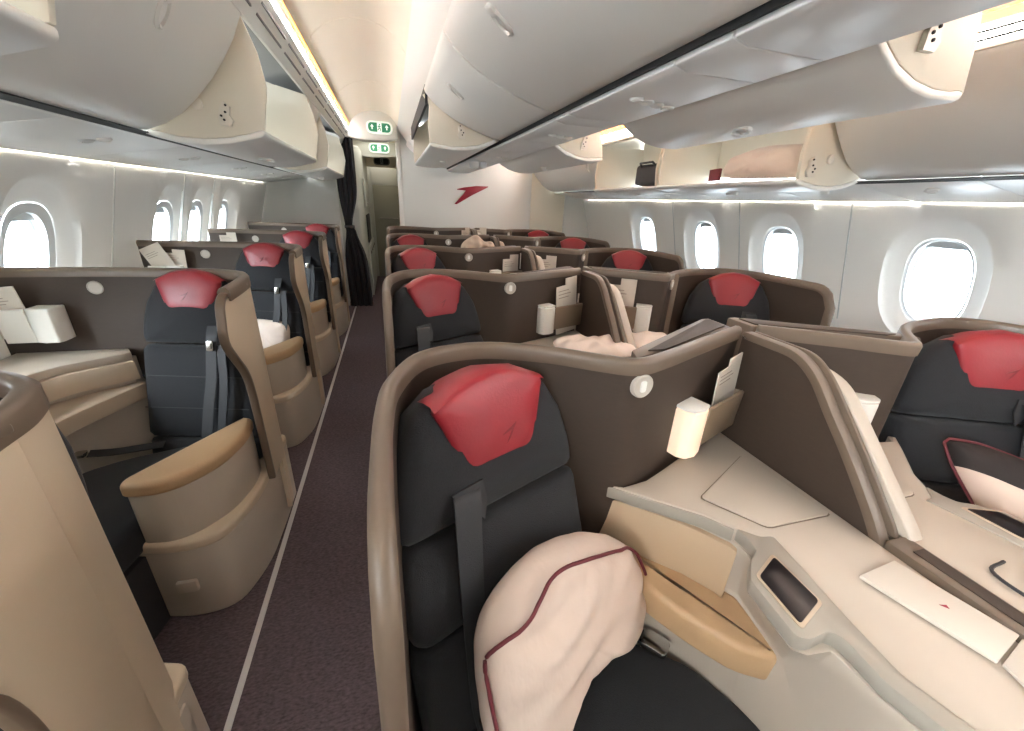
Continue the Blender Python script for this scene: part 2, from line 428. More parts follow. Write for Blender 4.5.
striplight('wall_wash_light', 'thin light strip where the right window wall meets the service panels', [(2.925, 1.610), (2.898, 1.610), (2.898, 1.615), (2.925, 1.615)], M['wash'], -1.5, 6.0)

for x, z in ((1.987, 2.083), (1.986, 2.108)):
    MB().box((x-.001, -1.5, z-.0035), (x+.006, 6.0, z+.0035)).build('trim_%d' % (23 if z < 2.1 else 24), M['slot'], kind=S, smooth=0)
# ------------------------------------------------------------------ overhead bins
def rail(name, pts, m, y0=YB, y1=6.2):
    return MB().ext([(x, y0, z) for x, z in pts], (0, y1-y0, 0)).build(name, m, kind=S, smooth=30)
rail('trim_11', [(-.52, 2.145), (-.505, 2.145), (-.43, 2.262), (-.47, 2.30), (-.54, 2.30)], M['white'])
for k, (x, z) in enumerate(((-.478, 2.19), (-.452, 2.23))):
    mb = MB()
    for q in range(13):
        y = -.2+q*.5
        mb.box((x-.004, y, z-.007), (x+.004, y+.42, z+.002))
    mb.build('trim_%d' % (12+k), M['grey'], kind=S)
rail('trim_14', [(1.985, 2.055), (2.0, 2.045), (2.07, 2.06), (2.07, 2.16), (2.02, 2.16), (2.005, 2.10)], M['white'])
rail('trim_15', [(.165, 2.35), (.19, 2.36), (.30, 2.22), (.285, 2.20)], M['white'])
rail('trim_16', [(1.79, 2.36), (1.765, 2.37), (1.66, 2.20), (1.68, 2.19)], M['white'])

ARC = [(0, 0), (.05, .002), (.12, .030), (.19, .075), (.254, .134), (.32, .205), (.37, .27), (.42, .345), (.455, .417), (.465, .445)]
BOXB = [(-.02, .02), (-.02, .50), (.30, .52), (.46, .46)]
def latch(parent, c, n, along, name='latch'):
    """paddle latch: oval recess plate with a round button"""
    c = np.array(c, float); n = np.array(n, float); n /= np.linalg.norm(n); along = np.array(along, float); along /= np.linalg.norm(along)
    b = np.cross(n, along)
    mb = MB(); L, W = .055, .030
    out = [c+along*L*math.cos(q)*1.0+b*W*math.sin(q) for q in np.linspace(0, 2*math.pi, 24, endpoint=False)]
    inn = [c+along*L*.86*math.cos(q)+b*W*.75*math.sin(q)+n*.006 for q in np.linspace(0, 2*math.pi, 24, endpoint=False)]
    base = [p-n*.01 for p in out]
    low = [c+along*L*.8*math.cos(q)+b*W*.66*math.sin(q)-n*.002 for q in np.linspace(0, 2*math.pi, 24, endpoint=False)]
    mb.loft([base, out, inn, low]); mb.lathe(c+along*.045, n, [(.02, -.004), (.02, .008), (.012, .012)], 14)
    mb.box(tuple(c-along*.05-np.array((.008, .008, .004))), tuple(c-along*.05+np.array((.008, .008, .006))))
    return mb.build(name, M['white'], parent)
def bin_profile(hx, hz, s, pts): return [(hx+s*u, hz+v) for u, v in pts]
def closed_bin(label, hx, hz, s, y0, y1, arc, latches, group=None):
    root = thing('overhead_bin', label, 'overhead bin', (hx, (y0+y1)/2, hz), group)
    g = .004
    P = bin_profile(hx, hz, s, arc); ns = normals2(P)
    if s*(ns[3][0]) < 0: ns = [-n for n in ns]
    inner = [tuple(np.array(p)-n*.022) for p, n in zip(P, ns)]
    mb = MB(); mb.ext([(x, y0+g, z) for x, z in P+inner[::-1]], (0, y1-y0-2*g, 0)).build('bin_door', M['bin'], root, bevel=.006, seg=2, smooth=35)
    back = bin_profile(hx, hz, s, [(.0, .03), (-.1, .06), (-.12, .42), (.2, .50), (arc[-1][0]-.03, arc[-1][1]-.01)])
    mb = MB(); mb.ext([(x, y0+g, z) for x, z in inner[2:-1]+back[::-1]], (0, y1-y0-2*g, 0)).build('bucket', M['binin'], root)
    for (y, k) in latches:
        i = k; t = np.array(P[i+1])-np.array(P[i-1]); t /= np.linalg.norm(t)
        latch(root, (P[i][0]+ns[i][0]*.001, y, P[i][1]+ns[i][1]*.001), (ns[i][0], 0, ns[i][1]), (t[0], -.35, t[1]))
    return root
def bracket(mb, c, s):
    x, y, z = c; s *= .7; k = .72
    mb.ext([(x-.03*s, y, z), (x+.03*s, y, z), (x+.045*s, y, z+.03*k), (x+.03*s, y, z+.055*k), (x+.04*s, y, z+.10*k), (x+.01*s, y, z+.125*k), (x-.015*s, y, z+.09*k), (x-.03*s, y, z+.05*k)], (0, -.014, 0))
    for dx, dz in ((0, .03), (.012, .07), (.02, .105), (-.012, .05)): mb.lathe((x+dx*s, y-.014, z+dz*k), (0, -1, 0), [(.0045, 0), (.0045, .004), (.002, .005)], 8, 1)
def open_bin(label, hx, hz, s, y0, y1, lip, arc, group=None, panels=(1, 1), top=None, brk=.30):
    """bucket swung down: lip = end point of the lowered door relative to the hinge"""
    root = thing('overhead_bin', label, 'overhead bin', (hx, (y0+y1)/2, hz), group)
    g = .006; L = np.array(lip, float); n = np.array((-L[1], L[0])); n /= np.linalg.norm(n)
    if n[1] > 0: n = -n
    bow = [(0, 0), (.12, .018), (.3, .036), (.5, .040), (.7, .030), (.86, .012), (.96, .0), (1.0, -.012)]
    und = [L*t+n*b for t, b in bow]
    topp = [L*t+n*(b-.024) for t, b in bow]
    topp[-1] = L*1.0-n*.03; topp[-2] = L*.96-n*.028
    mb = MB(); mb.ext([(hx+s*p[0], y0+g, hz+p[1]) for p in und+topp[::-1]], (0, y1-y0-2*g, 0)).build('bin_door', M['bin'], root, bevel=.007, seg=3, smooth=35)
    tp = top or [(lip[0]-.0, lip[1]+.03), (lip[0]+.035, lip[1]+.19), (lip[0]+.02, lip[1]+.31), (lip[0]-.02, lip[1]+.43), (lip[0]-.2, lip[1]+.47), (-.05, .42), (-.06, .06)]
    for k, y in enumerate((y0+g, y1-g-.02)):
        if not panels[k]: continue
        pts = [tuple(p) for p in topp[:-1]]
        poly = [(hx+s*u, y, hz+v) for u, v in pts+tp]
        mb = MB(); mb.ext(poly, (0, .02, 0)).build('bin_end_panel', M['binin'], root, bevel=.005, smooth=30)
        if k == 0:
            mb = MB(); q = L*brk-n*.03*0+np.array((0, .03)); bracket(mb, (hx+s*(L[0]*(1-brk)), y-.001, hz+L[1]*(1-brk)+.035), s); pc = MB(); pc.lathe((hx+s*L[0]*(1-brk)*.72, y-.001, hz+L[1]*(1-brk)*.72+.11), (0, -1, 0), [(.022, 0), (.022, .008), (.017, .011), (.004, .011)], 16); pc.build('pivot_cap', M['bracket'], root)
            mb.build('hinge_bracket', [M['bracket'], M['slot']], root)
    mb = MB(); mb.ext([(hx+s*u, y0+g, hz+v) for u, v in ((-.06, .06), (-.06, .42), (-.05, .42), (-.05, .06))], (0, y1-y0-2*g, 0)).build('bin_back', M['binin'], root)
    c = L*.62; nn = (s*n[0], 0, n[1]); p = c+n*.041
    latch(root, (hx+s*p[0], (y0+y1)/2, hz+p[1]), nn, (.3, .9, 0))
    return root
G1 = 'overhead bins'
HL, HLZ = -.97, 1.713
open_bin('open bin at the upper left corner, mostly outside the frame', HL, HLZ, 1, -.2, 1.07, (.43, .012), ARC)
closed_bin('large closed bin above the left windows with round latch at the top edge', HL, HLZ, 1, 1.08, 2.19, ARC, [(1.70, 6)])
open_bin('open bin above the left windows directly after the large closed bin', HL, HLZ, 1, 2.2, 3.62, (.47, .008), ARC)
closed_bin('short closed bin between the two open bins above the left windows', HL, HLZ, 1, 3.63, 4.22, ARC, [(4.05, 6)])
open_bin('open bin at the far end of the left row beside the bulkhead and curtain', HL, HLZ, 1, 4.23, 5.75, (.46, -.005), ARC)
MB().ext([(x, 5.76, z) for x, z in bin_profile(HL, HLZ, 1, ARC)+[(-1.0, 2.3)]], (0, .44, 0)).build('trim_17', M['bin'], kind=S)
# dark ceiling of the bins
rail('ceiling_bins_left', [(-1.6, 2.24), (-.5, 2.24), (-.5, 2.30), (-1.6, 2.30)], M['grey'])
rail('ceiling_bins_right', [(2.03, 2.20), (3.1, 2.20), (3.1, 2.26), (2.03, 2.26)], M['grey'])

# centre bins
HC, HCZ, HD = .79, 1.91, 1.16
ARCC = [(0, 0), (.05, .006), (.14, .030), (.23, .060), (.32, .098), (.40, .140), (.47, .19), (.515, .238), (.525, .262)]
closed_bin('closed centre bin above the aisle with an oval latch near the top of the photo', HC, HCZ, -1, .75, 2.08, ARCC, [(1.58, 5)])
closed_bin('smaller closed centre bin with latch, just before the open one by the bulkhead', HC, HCZ, -1, 2.09, 3.13, ARCC, [(2.56, 5)])
closed_bin('closed centre bin at the top edge of the photo, nearest the camera over the aisle', HC, HCZ, -1, -.6, .74, ARCC, [(.1, 5)])
TC = [(.492, -.05), (.50, .06), (.49, .18), (.53, .235), (.3, .30), (-.05, .34), (-.06, .05)]
open_bin('open centre bin hanging over the left aisle in front of the bulkhead', HC, HCZ, -1, 3.15, 5.0, (.49, -.073), ARCC, top=TC, brk=.45)
closed_bin('closed centre bin behind the open one, touching the bulkhead', HC, HCZ, -1, 5.02, 6.15, ARCC, [(5.6, 6)])
TR_ = [(.385, -.085), (.36, .02), (.33, .11), (.30, .2), (.1, .3), (-.05, .3), (-.06, .05)]
open_bin('large open centre bin with its lowered door over the right seats', HD, HCZ, 1, .9, 2.12, (.375, -.105), ARCC, top=TR_, brk=.55)
open_bin('open centre bin at the far right end, in front of the cream closet', HD, HCZ, 1, 3.05, 4.7, (.41, -.095), ARCC, top=[(.412, -.07), (.40, .02), (.385, .08), (.377, .134), (.1, .3), (-.05, .3), (-.06, .05)], brk=.4)
closed_bin('closed bin on the right side of the centre row between the two open ones', HD, HCZ, 1, 2.14, 3.03, ARCC, [(2.5, 6)])
closed_bin('closed bin on the right side of the centre row against the bulkhead', HD, HCZ, 1, 4.72, 6.15, ARCC, [(5.2, 6)])
closed_bin('closed centre bin on the right side ahead of the large open one', HD, HCZ, 1, -.6, .88, ARCC, [(.2, 6)])
rail('ceiling_bins_centre', [(.30, 2.44), (1.66, 2.44), (1.66, 2.5), (.30, 2.5)], M['grey'])
mb = MB(); mb.box((.275, 3.15, 2.09), (.292, 4.98, 2.2)); mb.build('trim_18', M['slot'], kind=S)  # dark strip stands in for the shade inside the open bin's gap

# right outboard bins
HR, HRZ = 2.42, 1.688
ARCR = ARC[:8]+[(.432, .365)]
closed_bin('large closed bin above the right windows in the upper right of the photo', HR, HRZ, -1, -.3, 1.70, ARCR, [(1.0, 5)])
TRB = [(.44, -.02), (.455, .10), (.445, .20), (.425, .30), (.41, .345), (-.05, .36), (-.06, .06)]
open_bin('open bin above the right windows holding a pillow', HR, HRZ, -1, 1.71, 2.90, (.45, -.045), ARC, top=TRB, brk=.15)
open_bin('open bin above the right windows holding a black bag', HR, HRZ, -1, 2.91, 3.95, (.45, -.05), ARC, top=TRB, brk=.15)
closed_bin('closed bin beyond the one with the black bag, next to the closet', HR, HRZ, -1, 3.97, 6.15, ARCR, [(4.4, 5)])

# service panels under the bins
def psu(name, label, pts, y0, y1, cx, n, lights, group, up=0.):
    root = thing(name, label, 'service panel', ((pts[0][0]+pts[1][0])/2, (y0+y1)/2, pts[0][1]), group)
    mb = MB(); mb.ext([(x, y0+.003, z) for x, z in pts], (0, y1-y0-.006, 0)).build('panel', M['psu'], root, bevel=.004)
    for (y, k) in lights:
        for q in range(k):
            c = np.array((cx[0], y, cx[1]))+np.array(n[1])*((q-(k-1)/2)*.062)
            mb = MB(); mb.lathe(c, n[0], [(.026, -.005), (.026, .006), (.02, .010), (.015, .003), (.006, .002)], 16)
            mb.build('reading_light', M['nozzle'], root)
    return root
def pnl(a, b, t=.02):
    (x0, z0), (x1, z1) = a, b
    return [(x0, z0), (x1, z1), (x1, z1+t), (x0, z0+t)]
ys = [-.9, .55, 1.85, 2.7, 3.6, 4.5, 5.3, 6.203]
lab = ['above the seat at the lower left corner', 'above the big left window', 'between the big left window and the next ones', 'above the first of three left windows in a row', 'above the middle of three left windows in a row', 'at the third left window near the bulkhead', 'touching the bulkhead']
nl = np.array((.09, 0, -.58)); nl /= np.linalg.norm(nl)
for k in range(7):
    psu('service_panel', 'left service panel under the bins, '+lab[k], pnl((-1.472, 1.620), (-.985, 1.702)), ys[k], ys[k+1], (-1.15, 1.675), ((.146, 0, -.989), (.989, 0, .146)), [((ys[k]+ys[k+1])/2, 2)], 'left service panels')
MB().ext([(x, -1.5, z) for x, z in ((-.987, 1.696), (-.969, 1.699), (-.969, 1.706), (-.987, 1.704))], (0, 7.6, 0)).build('trim_19', M['white'], kind=S)
MB().ext([(x, -1.5, z) for x, z in ((-.968, 1.700), (-.928, 1.707), (-.928, 1.711), (-.968, 1.704))], (0, 7.2, 0)).build('trim_20', M['slot'], kind=S)
ys = [-.5, .45, .98, 1.2, 1.95, 2.12, 2.75, 3.35, 4.2, 6.203]
lab = ['at the top edge of the photo', 'beside the hinge of the large open right door', 'short blank piece', 'with four reading lights over the first centre row', 'narrow blank piece', 'with lights over the second centre row', 'plain piece before the open far doors', 'between the two open far doors', 'ending at the bulkhead']
lts = [[], [], [], [(1.55, 4)], [], [(2.45, 3)], [], [(3.8, 2)], [(5.1, 2)]]
for k in range(9):
    psu('service_panel', 'satin centre service panel, '+lab[k], [(.81, 1.885), (.86, 1.872), (1.10, 1.872), (1.155, 1.897), (1.155, 1.915), (.81, 1.915)], ys[k], ys[k+1], (.98, 1.872), ((0, 0, -1), (.94, .35, 0)), lts[k], 'centre service panels')
    mb = MB(); 
MB().ext([(x, -1., z) for x, z in ((.792, 1.895), (.812, 1.900), (.812, 1.93), (.792, 1.93))], (0, 7.1, 0)).build('trim_21', M['slot'], kind=S)
ys = [-.9, 1.25, 1.75, 2.35, 3.2, 4.1, 6.19]
lab = ['above the large round window', 'short piece over the wall seam', 'above the second right window', 'under the bin with the pillow', 'under the bin with the black bag', 'ending at the closet']
for k in range(6):
    psu('service_panel', 'glossy right service panel, '+lab[k], pnl((2.925, 1.602), (2.43, 1.672)), ys[k], ys[k+1], (2.6, 1.648), ((-.126, 0, -.992), (.8, .6, -.1)), [((ys[k]+ys[k+1])/2, 3 if k in (0, 3, 4) else 2)], 'right service panels')
MB().ext([(x, -1.5, z) for x, z in ((2.424, 1.671), (2.380, 1.679), (2.380, 1.683), (2.424, 1.675))], (0, 7.2, 0)).build('trim_22', M['slot'], kind=S)

# ------------------------------------------------------------------ seats
FAB = M['fabric']
def seat_body(root, F, hw, hh, cov, bw, cush, zc=.45, split=.225, mark=True, seams=()):
    """headrest, cover, backrest, cushion on the seat plane F (top middle of the headrest)"""
    w = hw; h = hh
    dome = [(0, 0), (w*.45, -.010), (w*.72, -.052), (w*.91, -.13), (w*1.0, -.21), (w*1.03, -.27), (w, -h), (-w, -h), (-w*1.03, -.27), (-w*1.0, -.21), (-w*.91, -.13), (-w*.72, -.052), (-w*.45, -.010)]
    MB().pad(dome, F, t=.10, puff=.022, soft=.03, n=60).build('headrest', FAB, root, smooth=60)
    tw, bwid, ch = cov
    G = (F[0]+F[3]*.019, F[1], F[2], F[3])
    out = rnd([(-tw, -.034), (-tw*.5, .002), (0, .013), (tw*.5, .002), (tw, -.034), (bwid, -ch), (-bwid, -ch)], [.01, .05, .05, .05, .01, .025, .025], 5)
    mb = MB(); mb.pad(out, G, t=.03, puff=.007, soft=.012, n=60)
    rr = [resample([(-tw, -.036), (-tw*.5, -.002), (0, .009), (tw*.5, -.002), (tw, -.036)], 13, False)]
    ring = []
    for dep, up, k in ((.018, -.004, 1), (.004, .006, 1), (-.02, .010, 1), (-.06, .006, .97), (-.105, -.006, .9), (-.125, -.05, .86)):
        ring.append([onf(F, x*k, y+up, dep) for x, y in rr[0]])
    mb.loft(ring, 0, False, False)
    c = mb.build('headrest_cover', M['red'], root, smooth=60)
    if mark:
        mb = MB(); cx, cy = .005, -.62*ch
        for tri in ([(-.018, .0), (.012, .006), (.02, .018), (.004, .010)], [(-.010, -.02), (.0, -.012), (.02, .018), (.008, .006)]):
            mb.ext([onf(G, cx+a, cy+b, .0262) for a, b in tri], F[3]*.0015)
        mb.build('emblem', M['redd'], c, smooth=0)
    mid = [(-bw, -h-.008), (bw, -h-.008), (bw*1.05, -h-.12), (bw*1.08, -h-.25)]
    top = rnd([(-bw*.97, -h-.008), (bw*.97, -h-.008), (bw*1.04, -h-split), (-bw*1.0, -h-split)], .02, 4)
    low = rnd([(-bw*1.0, -h-split-.005), (bw*1.04, -h-split-.005), (bw*1.06, -.82), (-bw*1.0, -.82)], .02, 4)
    mbu = MB().pad(top, F, t=.10, puff=.014, soft=.022, n=60)
    for b_ in seams: mbu.ext([onf(F, x, y, .0135) for x, y in ((-bw*.93, b_-.0015), (bw*.96, b_-.0015), (bw*.96, b_+.0015), (-bw*.93, b_+.0015))], F[3]*.0012, 1)
    mbu.build('backrest_upper', [FAB, M['dark']], root, smooth=60)
    MB().pad(low, F, t=.10, puff=.018, soft=.022, n=60).build('backrest_lower', FAB, root, smooth=60)
    slab(rnd(cush, .05, 4), zc-.13, zc, .03).build('seat_cushion', FAB, root, smooth=60)
    mb = MB(); mb.prism([tuple(np.array(cush).mean(0)+(np.array(q)-np.array(cush).mean(0))*.96) for q in cush], .0, zc-.14); mb.build('seat_base', M['dark'], root)

def belt(root, F, pts, w, name='shoulder_belt', buckle=None):
    path = smoothpath([onf(F, a, b, h) for a, b, h in pts], 5)
    if hasattr(w, '__len__'): w = list(np.interp(np.linspace(0, len(w)-1, len(path)), range(len(w)), w))
    b = MB().strip(path, w, .004, F[1]).build(name, M['belt'], root, smooth=60)
    if buckle:
        a, bb, h = buckle; c = onf(F, a, bb, h)
        mb = MB(); mb.ext([onf(F, a+x, bb+y, h) for x, y in rnd([(-.014, -.022), (.014, -.022), (.014, .022), (-.014, .022)], .007, 4)], F[3]*.010)
        mb.ext([onf(F, a+x, bb+y, h+.012) for x, y in rnd([(-.010, -.012), (.010, -.012), (.010, .012), (-.010, .012)], .004, 3)], F[3]*.004)
        mb.build('belt_buckle', M['metal'], b, bevel=.002)
    return b

POCK = {1: (np.array((.924, .383)), np.array((.383, -.924)), np.array((.712, .79))), -1: (np.array((.825, .565)), np.array((.565, -.825)), np.array((.705, .722)))}
def suite_centre(root, mir, shellpath):
    """mir: function (x,y)->(x,y) mirrored for the right hand seats; root at the row's origin"""
    X = lambda pts: [mir(*p) for p in pts]
    X3 = lambda pts: [(*mir(p[0], p[1]), p[2]) for p in pts]
    sgn = 1 if mir(1, 0)[0] > mir(0, 0)[0] else -1
    path = smoothpath(X(shellpath), 6)
    if sgn < 0: path = path[::-1]
    # path runs so that its left side is the outside
    front = path[0][1] if sgn > 0 else path[-1][1]
    def topz(y, wing):
        u = y-front
        return 1.172 if (not wing or u > .10) else 1.172-.055*(1-u/.10)**2.2
    half = len(path)//3
    isw = [(k < half if sgn > 0 else k > len(path)-1-half) for k in range(len(path))]
    tops = [topz(p[1], w_) for p, w_ in zip(path, isw)]
    mb = MB(); shellsweep(mb, path, [t-.006 for t in tops], .022).build('shell', [M['shell'], M['edge']], root, smooth=50)
    order = list(range(len(path))) if sgn > 0 else list(range(len(path)))[::-1]
    ns = normals2(path); e = path[order[0]]; ez = tops[order[0]]
    down = [(e[0]-.004*sgn, e[1]-.012, .05), (e[0]-.006*sgn, e[1]-.012, .35), (e[0]-.007*sgn, e[1]-.012, .62), (e[0]-.005*sgn, e[1]-.012, .85), (e[0]-.002*sgn, e[1]-.011, .98), (e[0], e[1]-.008, ez-.035)]
    p3 = down+[(*path[k], tops[k]) for k in order[1:]]; lat = [ns[order[0]]]*len(down)+[ns[k] for k in order[1:]]
    v = -1 if sgn < 0 else 1
    sec = [(-.004, -.022*v), (-.006, .004*v), (-.002, .013*v), (.006, .016*v), (.016, .015*v), (.024, .007*v), (.026, -.022*v)]
    p3 = [np.array(q) for q in p3]
    rim = MB(); rimsweep(rim, p3, lat, sec)
    rim.build('shell_trim', M['cap'], root, smooth=60)
    # housing for the screen behind, capped flush with the shell
    hp = X([(.53, .745), (.72, .83), (.982, .935), (.982, 1.035), (.955, 1.035), (.55, .80)])
    MB().prism(hp, .70, 1.178).build('screen_housing', M['cap'], root, bevel=.006)
    hp2 = X([(.585, .783), (.63, .780), (.962, .942), (.962, 1.008), (.945, 1.008)])
    MB().prism(hp2, 1.178, 1.182).build('housing_lid', M['shell'], root, bevel=.001)
    # seat
    P = mir(.17, .73)
    F = frame((*P, 1.172), 24*sgn, 14)
    seat_body(root, F, .235, .29, (.14, .09, .19), .245, X([(.0, .47), (.47, .69), (.545, .565), (.655, .485), (.735, .315), (.725, .02), (.2, .02), (-.0, .2)]))
    a = -sgn if False else -1
    q = sgn
    belt(root, F, [(-.100*q, -.210, .018), (-.108*q, -.228, .034), (-.117*q, -.30, .036), (-.128*q, -.42, .034), (-.140*q, -.55, .036), (-.15*q, -.66, .04), (-.155*q, -.72, .06)], [.060, .062, .058, .054, .05, .046, .04], buckle=(-.155*q, -.70, .052))
    mb = MB(); mb.ext([onf(F, x*q, y, .0225) for x, y in ((-.135, -.205), (-.062, -.200), (-.058, -.245), (-.07, -.285), (-.05, -.29), (-.115, -.29))][:4], F[3]*.004)
    mb.build('belt_slot', M['dark'], root)
    # lap belt buckle on the console side
    mb = MB(); mb.ext([(*mir(x, y), .462) for x, y in rnd([(.535, .545), (.575, .575), (.618, .522), (.578, .492)], .010, 3)], (0, 0, .020)); lb = mb.build('lap_belt_buckle', M['metal'], root, bevel=.006)
    MB().strip([(*mir(.52, .60), .458), (*mir(.545, .572), .466), (*mir(.565, .55), .470)], .04, .004, (.7, .7*sgn if False else .5, 0)).build('lap_strap', M['belt'], lb)
    # console -------------------------------------------------------------
    zt = 1.5-.66
    top = [(.487, .728), (.551, .668), (.664, .571), (.703, .519), (.738, .484), (.769, .479), (.752, .39), (.734, .29), (.722, .2), (.745, .12), (.785, .03), (.80, .01), (.985, .01), (.985, .885), (.80, .80), (.60, .715), (.525, .705)]
    MB().prism(X(top), zt-.035, zt).build('console_top', M['pale'], root, bevel=.005, smooth=40)
    lidp = rnd([(.694, .622), (.945, .748), (.965, .498), (.778, .500)], .012, 3)
    MB().prism(X(lidp), zt, zt+.006).build('storage_lid', M['pale'], root, bevel=.003, label='slightly raised console lid')
    mb = MB(); cen = np.array(lidp).mean(0); mb.prism(X([tuple(cen+(np.array(p)-cen)*1.025) for p in lidp]), zt, zt+.0012); mb.build('lid_groove', M['groove'], root)
    band = [(.703, .519), (.738, .484), (.769, .479), (.752, .39), (.734, .29), (.722, .2), (.745, .12), (.785, .03), (.80, .01), (.755, .01), (.70, .13), (.684, .20), (.690, .268), (.677, .284), (.632, .280), (.612, .290), (.625, .40), (.665, .438), (.697, .455), (.705, .48)]
    MB().prism(X(rnd(band, .008, 3)), zt-.03, zt+.002).build('control_band', M['band'], root, bevel=.003, smooth=40)
    scr = rnd([(.716, .430), (.712, .330), (.636, .304), (.646, .400)], .008, 4)
    cs = np.array(scr).mean(0)
    fr = MB(); fr.prism(X([tuple(cs+(np.array(p)-cs)*1.14) for p in scr]), zt+.002, zt+.005); hs = fr.build('handset_frame', M['edge'], root, bevel=.0015)
    MB().prism(X(scr), zt+.004, zt+.0065).build('handset_screen', M['screen'], hs, bevel=.001)
    # grey fascia line under the top's edge and upper side wall
    A = [(.487, .728), (.551, .668), (.664, .571), (.703, .519)]
    Bl = [(.49, .742), (.595, .690), (.668, .572), (.706, .508)]
    fa = MB(); fa.loft([X3([(*p, zt-.003) for p in A]), X3([(*p, zt-.03) for p in A]), X3([(p[0]+.01, p[1]+.01, zt-.03) for p in A]), X3([(p[0]+.01, p[1]+.01, zt-.003) for p in A])] if False else
            [[(*mir(p[0]-.004, p[1]-.003), zt-.004), (*mir(p[0]-.004, p[1]-.003), zt-.036), (*mir(p[0]+.01, p[1]+.01), zt-.036), (*mir(p[0]+.01, p[1]+.01), zt-.004)] for p in A])
    fa.build('console_fascia', M['band'], root, bevel=.002)
    # body: loft from the top edge down to the seat, seat side only
    T = [(.492, .735), (.553, .672), (.665, .574), (.702, .522), (.706, .48), (.697, .452), (.628, .40), (.614, .29), (.634, .275), (.684, .27), (.686, .20), (.702, .13), (.74, .04), (.755, .02)]
    mid = [(.497, .75), (.585, .690), (.668, .580), (.716, .52), (.735, .487), (.730, .46), (.722, .41), (.713, .365), (.711, .345), (.712, .30), (.712, .22), (.712, .13), (.730, .04), (.745, .02)]
    low = [(.50, .77), (.57, .60), (.60, .575), (.645, .50), (.66, .47), (.68, .42), (.692, .40), (.70, .36), (.705, .33), (.715, .27), (.715, .20), (.712, .13), (.715, .04), (.72, .02)]
    clo = [(.985, .02), (.985, .88)]
    ring = lambda Q, z: X3([(*p, z) for p in Q+clo])
    MB().loft([ring(low, .0), ring(low, .55), ring(mid, .66), ring(mid, zt-.10) if False else ring([tuple(.5*(np.array(a_)+np.array(b_))) for a_, b_ in zip(mid, T)], .75), ring(T, zt-.034)]).build('console_body', M['pale'], root, bevel=.004, smooth=45)
    # tan upholstered panel and armrest ledge
    U = [(.493, .745), (.56, .690), (.662, .586), (.690, .545), (.706, .520), (.709, .502)]
    MB().loft([[(*mir(*(np.array(p)+np.array((-.012, -.010)))), zt-.045), (*mir(*(np.array(p)+np.array((-.020, -.016)))), .655), (*mir(*(np.array(p)+np.array((.03, .03)))), .655), (*mir(*(np.array(p)+np.array((.03, .03)))), zt-.045)] for p in U]).build('side_panel', M['fascia'], root, bevel=.004)
    pt = [(.525, .715), (.525, .61), (.537, .555), (.586, .466), (.646, .383), (.716, .342), (.725, .40), (.738, .487), (.70, .535), (.672, .58), (.60, .675)]
    slab(X(rnd(pt, [.01, .03, .03, .03, .03, .02, .02, .02, .01, .01, .01], 4)), .568, .655, .016).build('armrest', M['leather'], root, smooth=60)
    # pocket and lamp on the recess wall
    d, nrm, b0 = POCK[sgn]
    def wp(s_, o_, z): return (*mir(*(b0+d*s_+nrm*o_)), z)
    mb = MB(); rings = []
    mb.loft([[wp(s_, .050, .885), wp(s_, .057, .885), wp(s_, .065, 1.005), wp(s_, .058, 1.01)] for s_ in (.066, .15, .22, .272)])
    for s_ in (.062, .268): mb.loft([[wp(s_, .0, z), wp(s_, .058, z), wp(s_+.008, .058, z), wp(s_+.008, .0, z)] for z in (.888, 1.004)])
    mb.build('literature_pocket', M['pocket'], root, bevel=.002)
    mb = MB(); mb.loft([[wp(-.01, .0, z), wp(-.014, .035, z), wp(-.004, .056, z), wp(.03, .066, z), wp(.066, .060, z), wp(.072, .0, z)] for z in (.868, .874, 1.005, 1.01)])
    lp = mb.build('reading_lamp', M['lampon'] if sgn > 0 else M['lampoff'], root, bevel=.006, smooth=50)
    mb = MB(); mb.loft([[wp(-.01, .0, z), wp(-.014, .035, z), wp(-.004, .056, z), wp(.03, .066, z), wp(.066, .060, z), wp(.072, .0, z)] for z in (1.011, 1.02)])
    mb.build('lamp_cap', M['lampoff'], lp, bevel=.003)
    # round control on the shell
    pp = smoothpath(X(shellpath), 8); nn_ = normals2(pp); want = np.array(mir(.535, .714) if sgn > 0 else mir(.575, .745)); iv = min(range(len(pp)), key=lambda k: np.linalg.norm(np.array(pp[k])-want))
    vn = -nn_[iv]*sgn; vp = np.array(pp[iv])
    pd = np.array((.533, .714)) if sgn > 0 else np.array((.575, .735)); nd = np.array((.05, -1.)) if sgn > 0 else np.array((-.6, -.8)); nd /= np.linalg.norm(nd)
    mb = MB(); mb.lathe((*vp, 1.123), (vn[0], vn[1], 0), [(.029, -.004), (.029, .006), (.026, .0085), (.022, .006), (.004, .0065)], 24)
    dd = mb.build('air_vent', M['disc'], root)
    mb = MB(); c = np.array((*(vp+vn*.006), 1.123)); sx = np.array((nd[1]*sgn, -nd[0], 0))
    q4 = rnd([(-.008, -.014), (.008, -.014), (.008, .014), (-.008, .014)], .006, 4)
    mb.ext([c+np.array((-nd[1]*sgn if False else nd[1], 0, 0))*0+np.array((-vn[1]*u, vn[0]*u, v)) for u, v in q4], (vn[0]*.003, vn[1]*.003, 0)); mb.build('vent_tab', M['white'], dd)
    return F

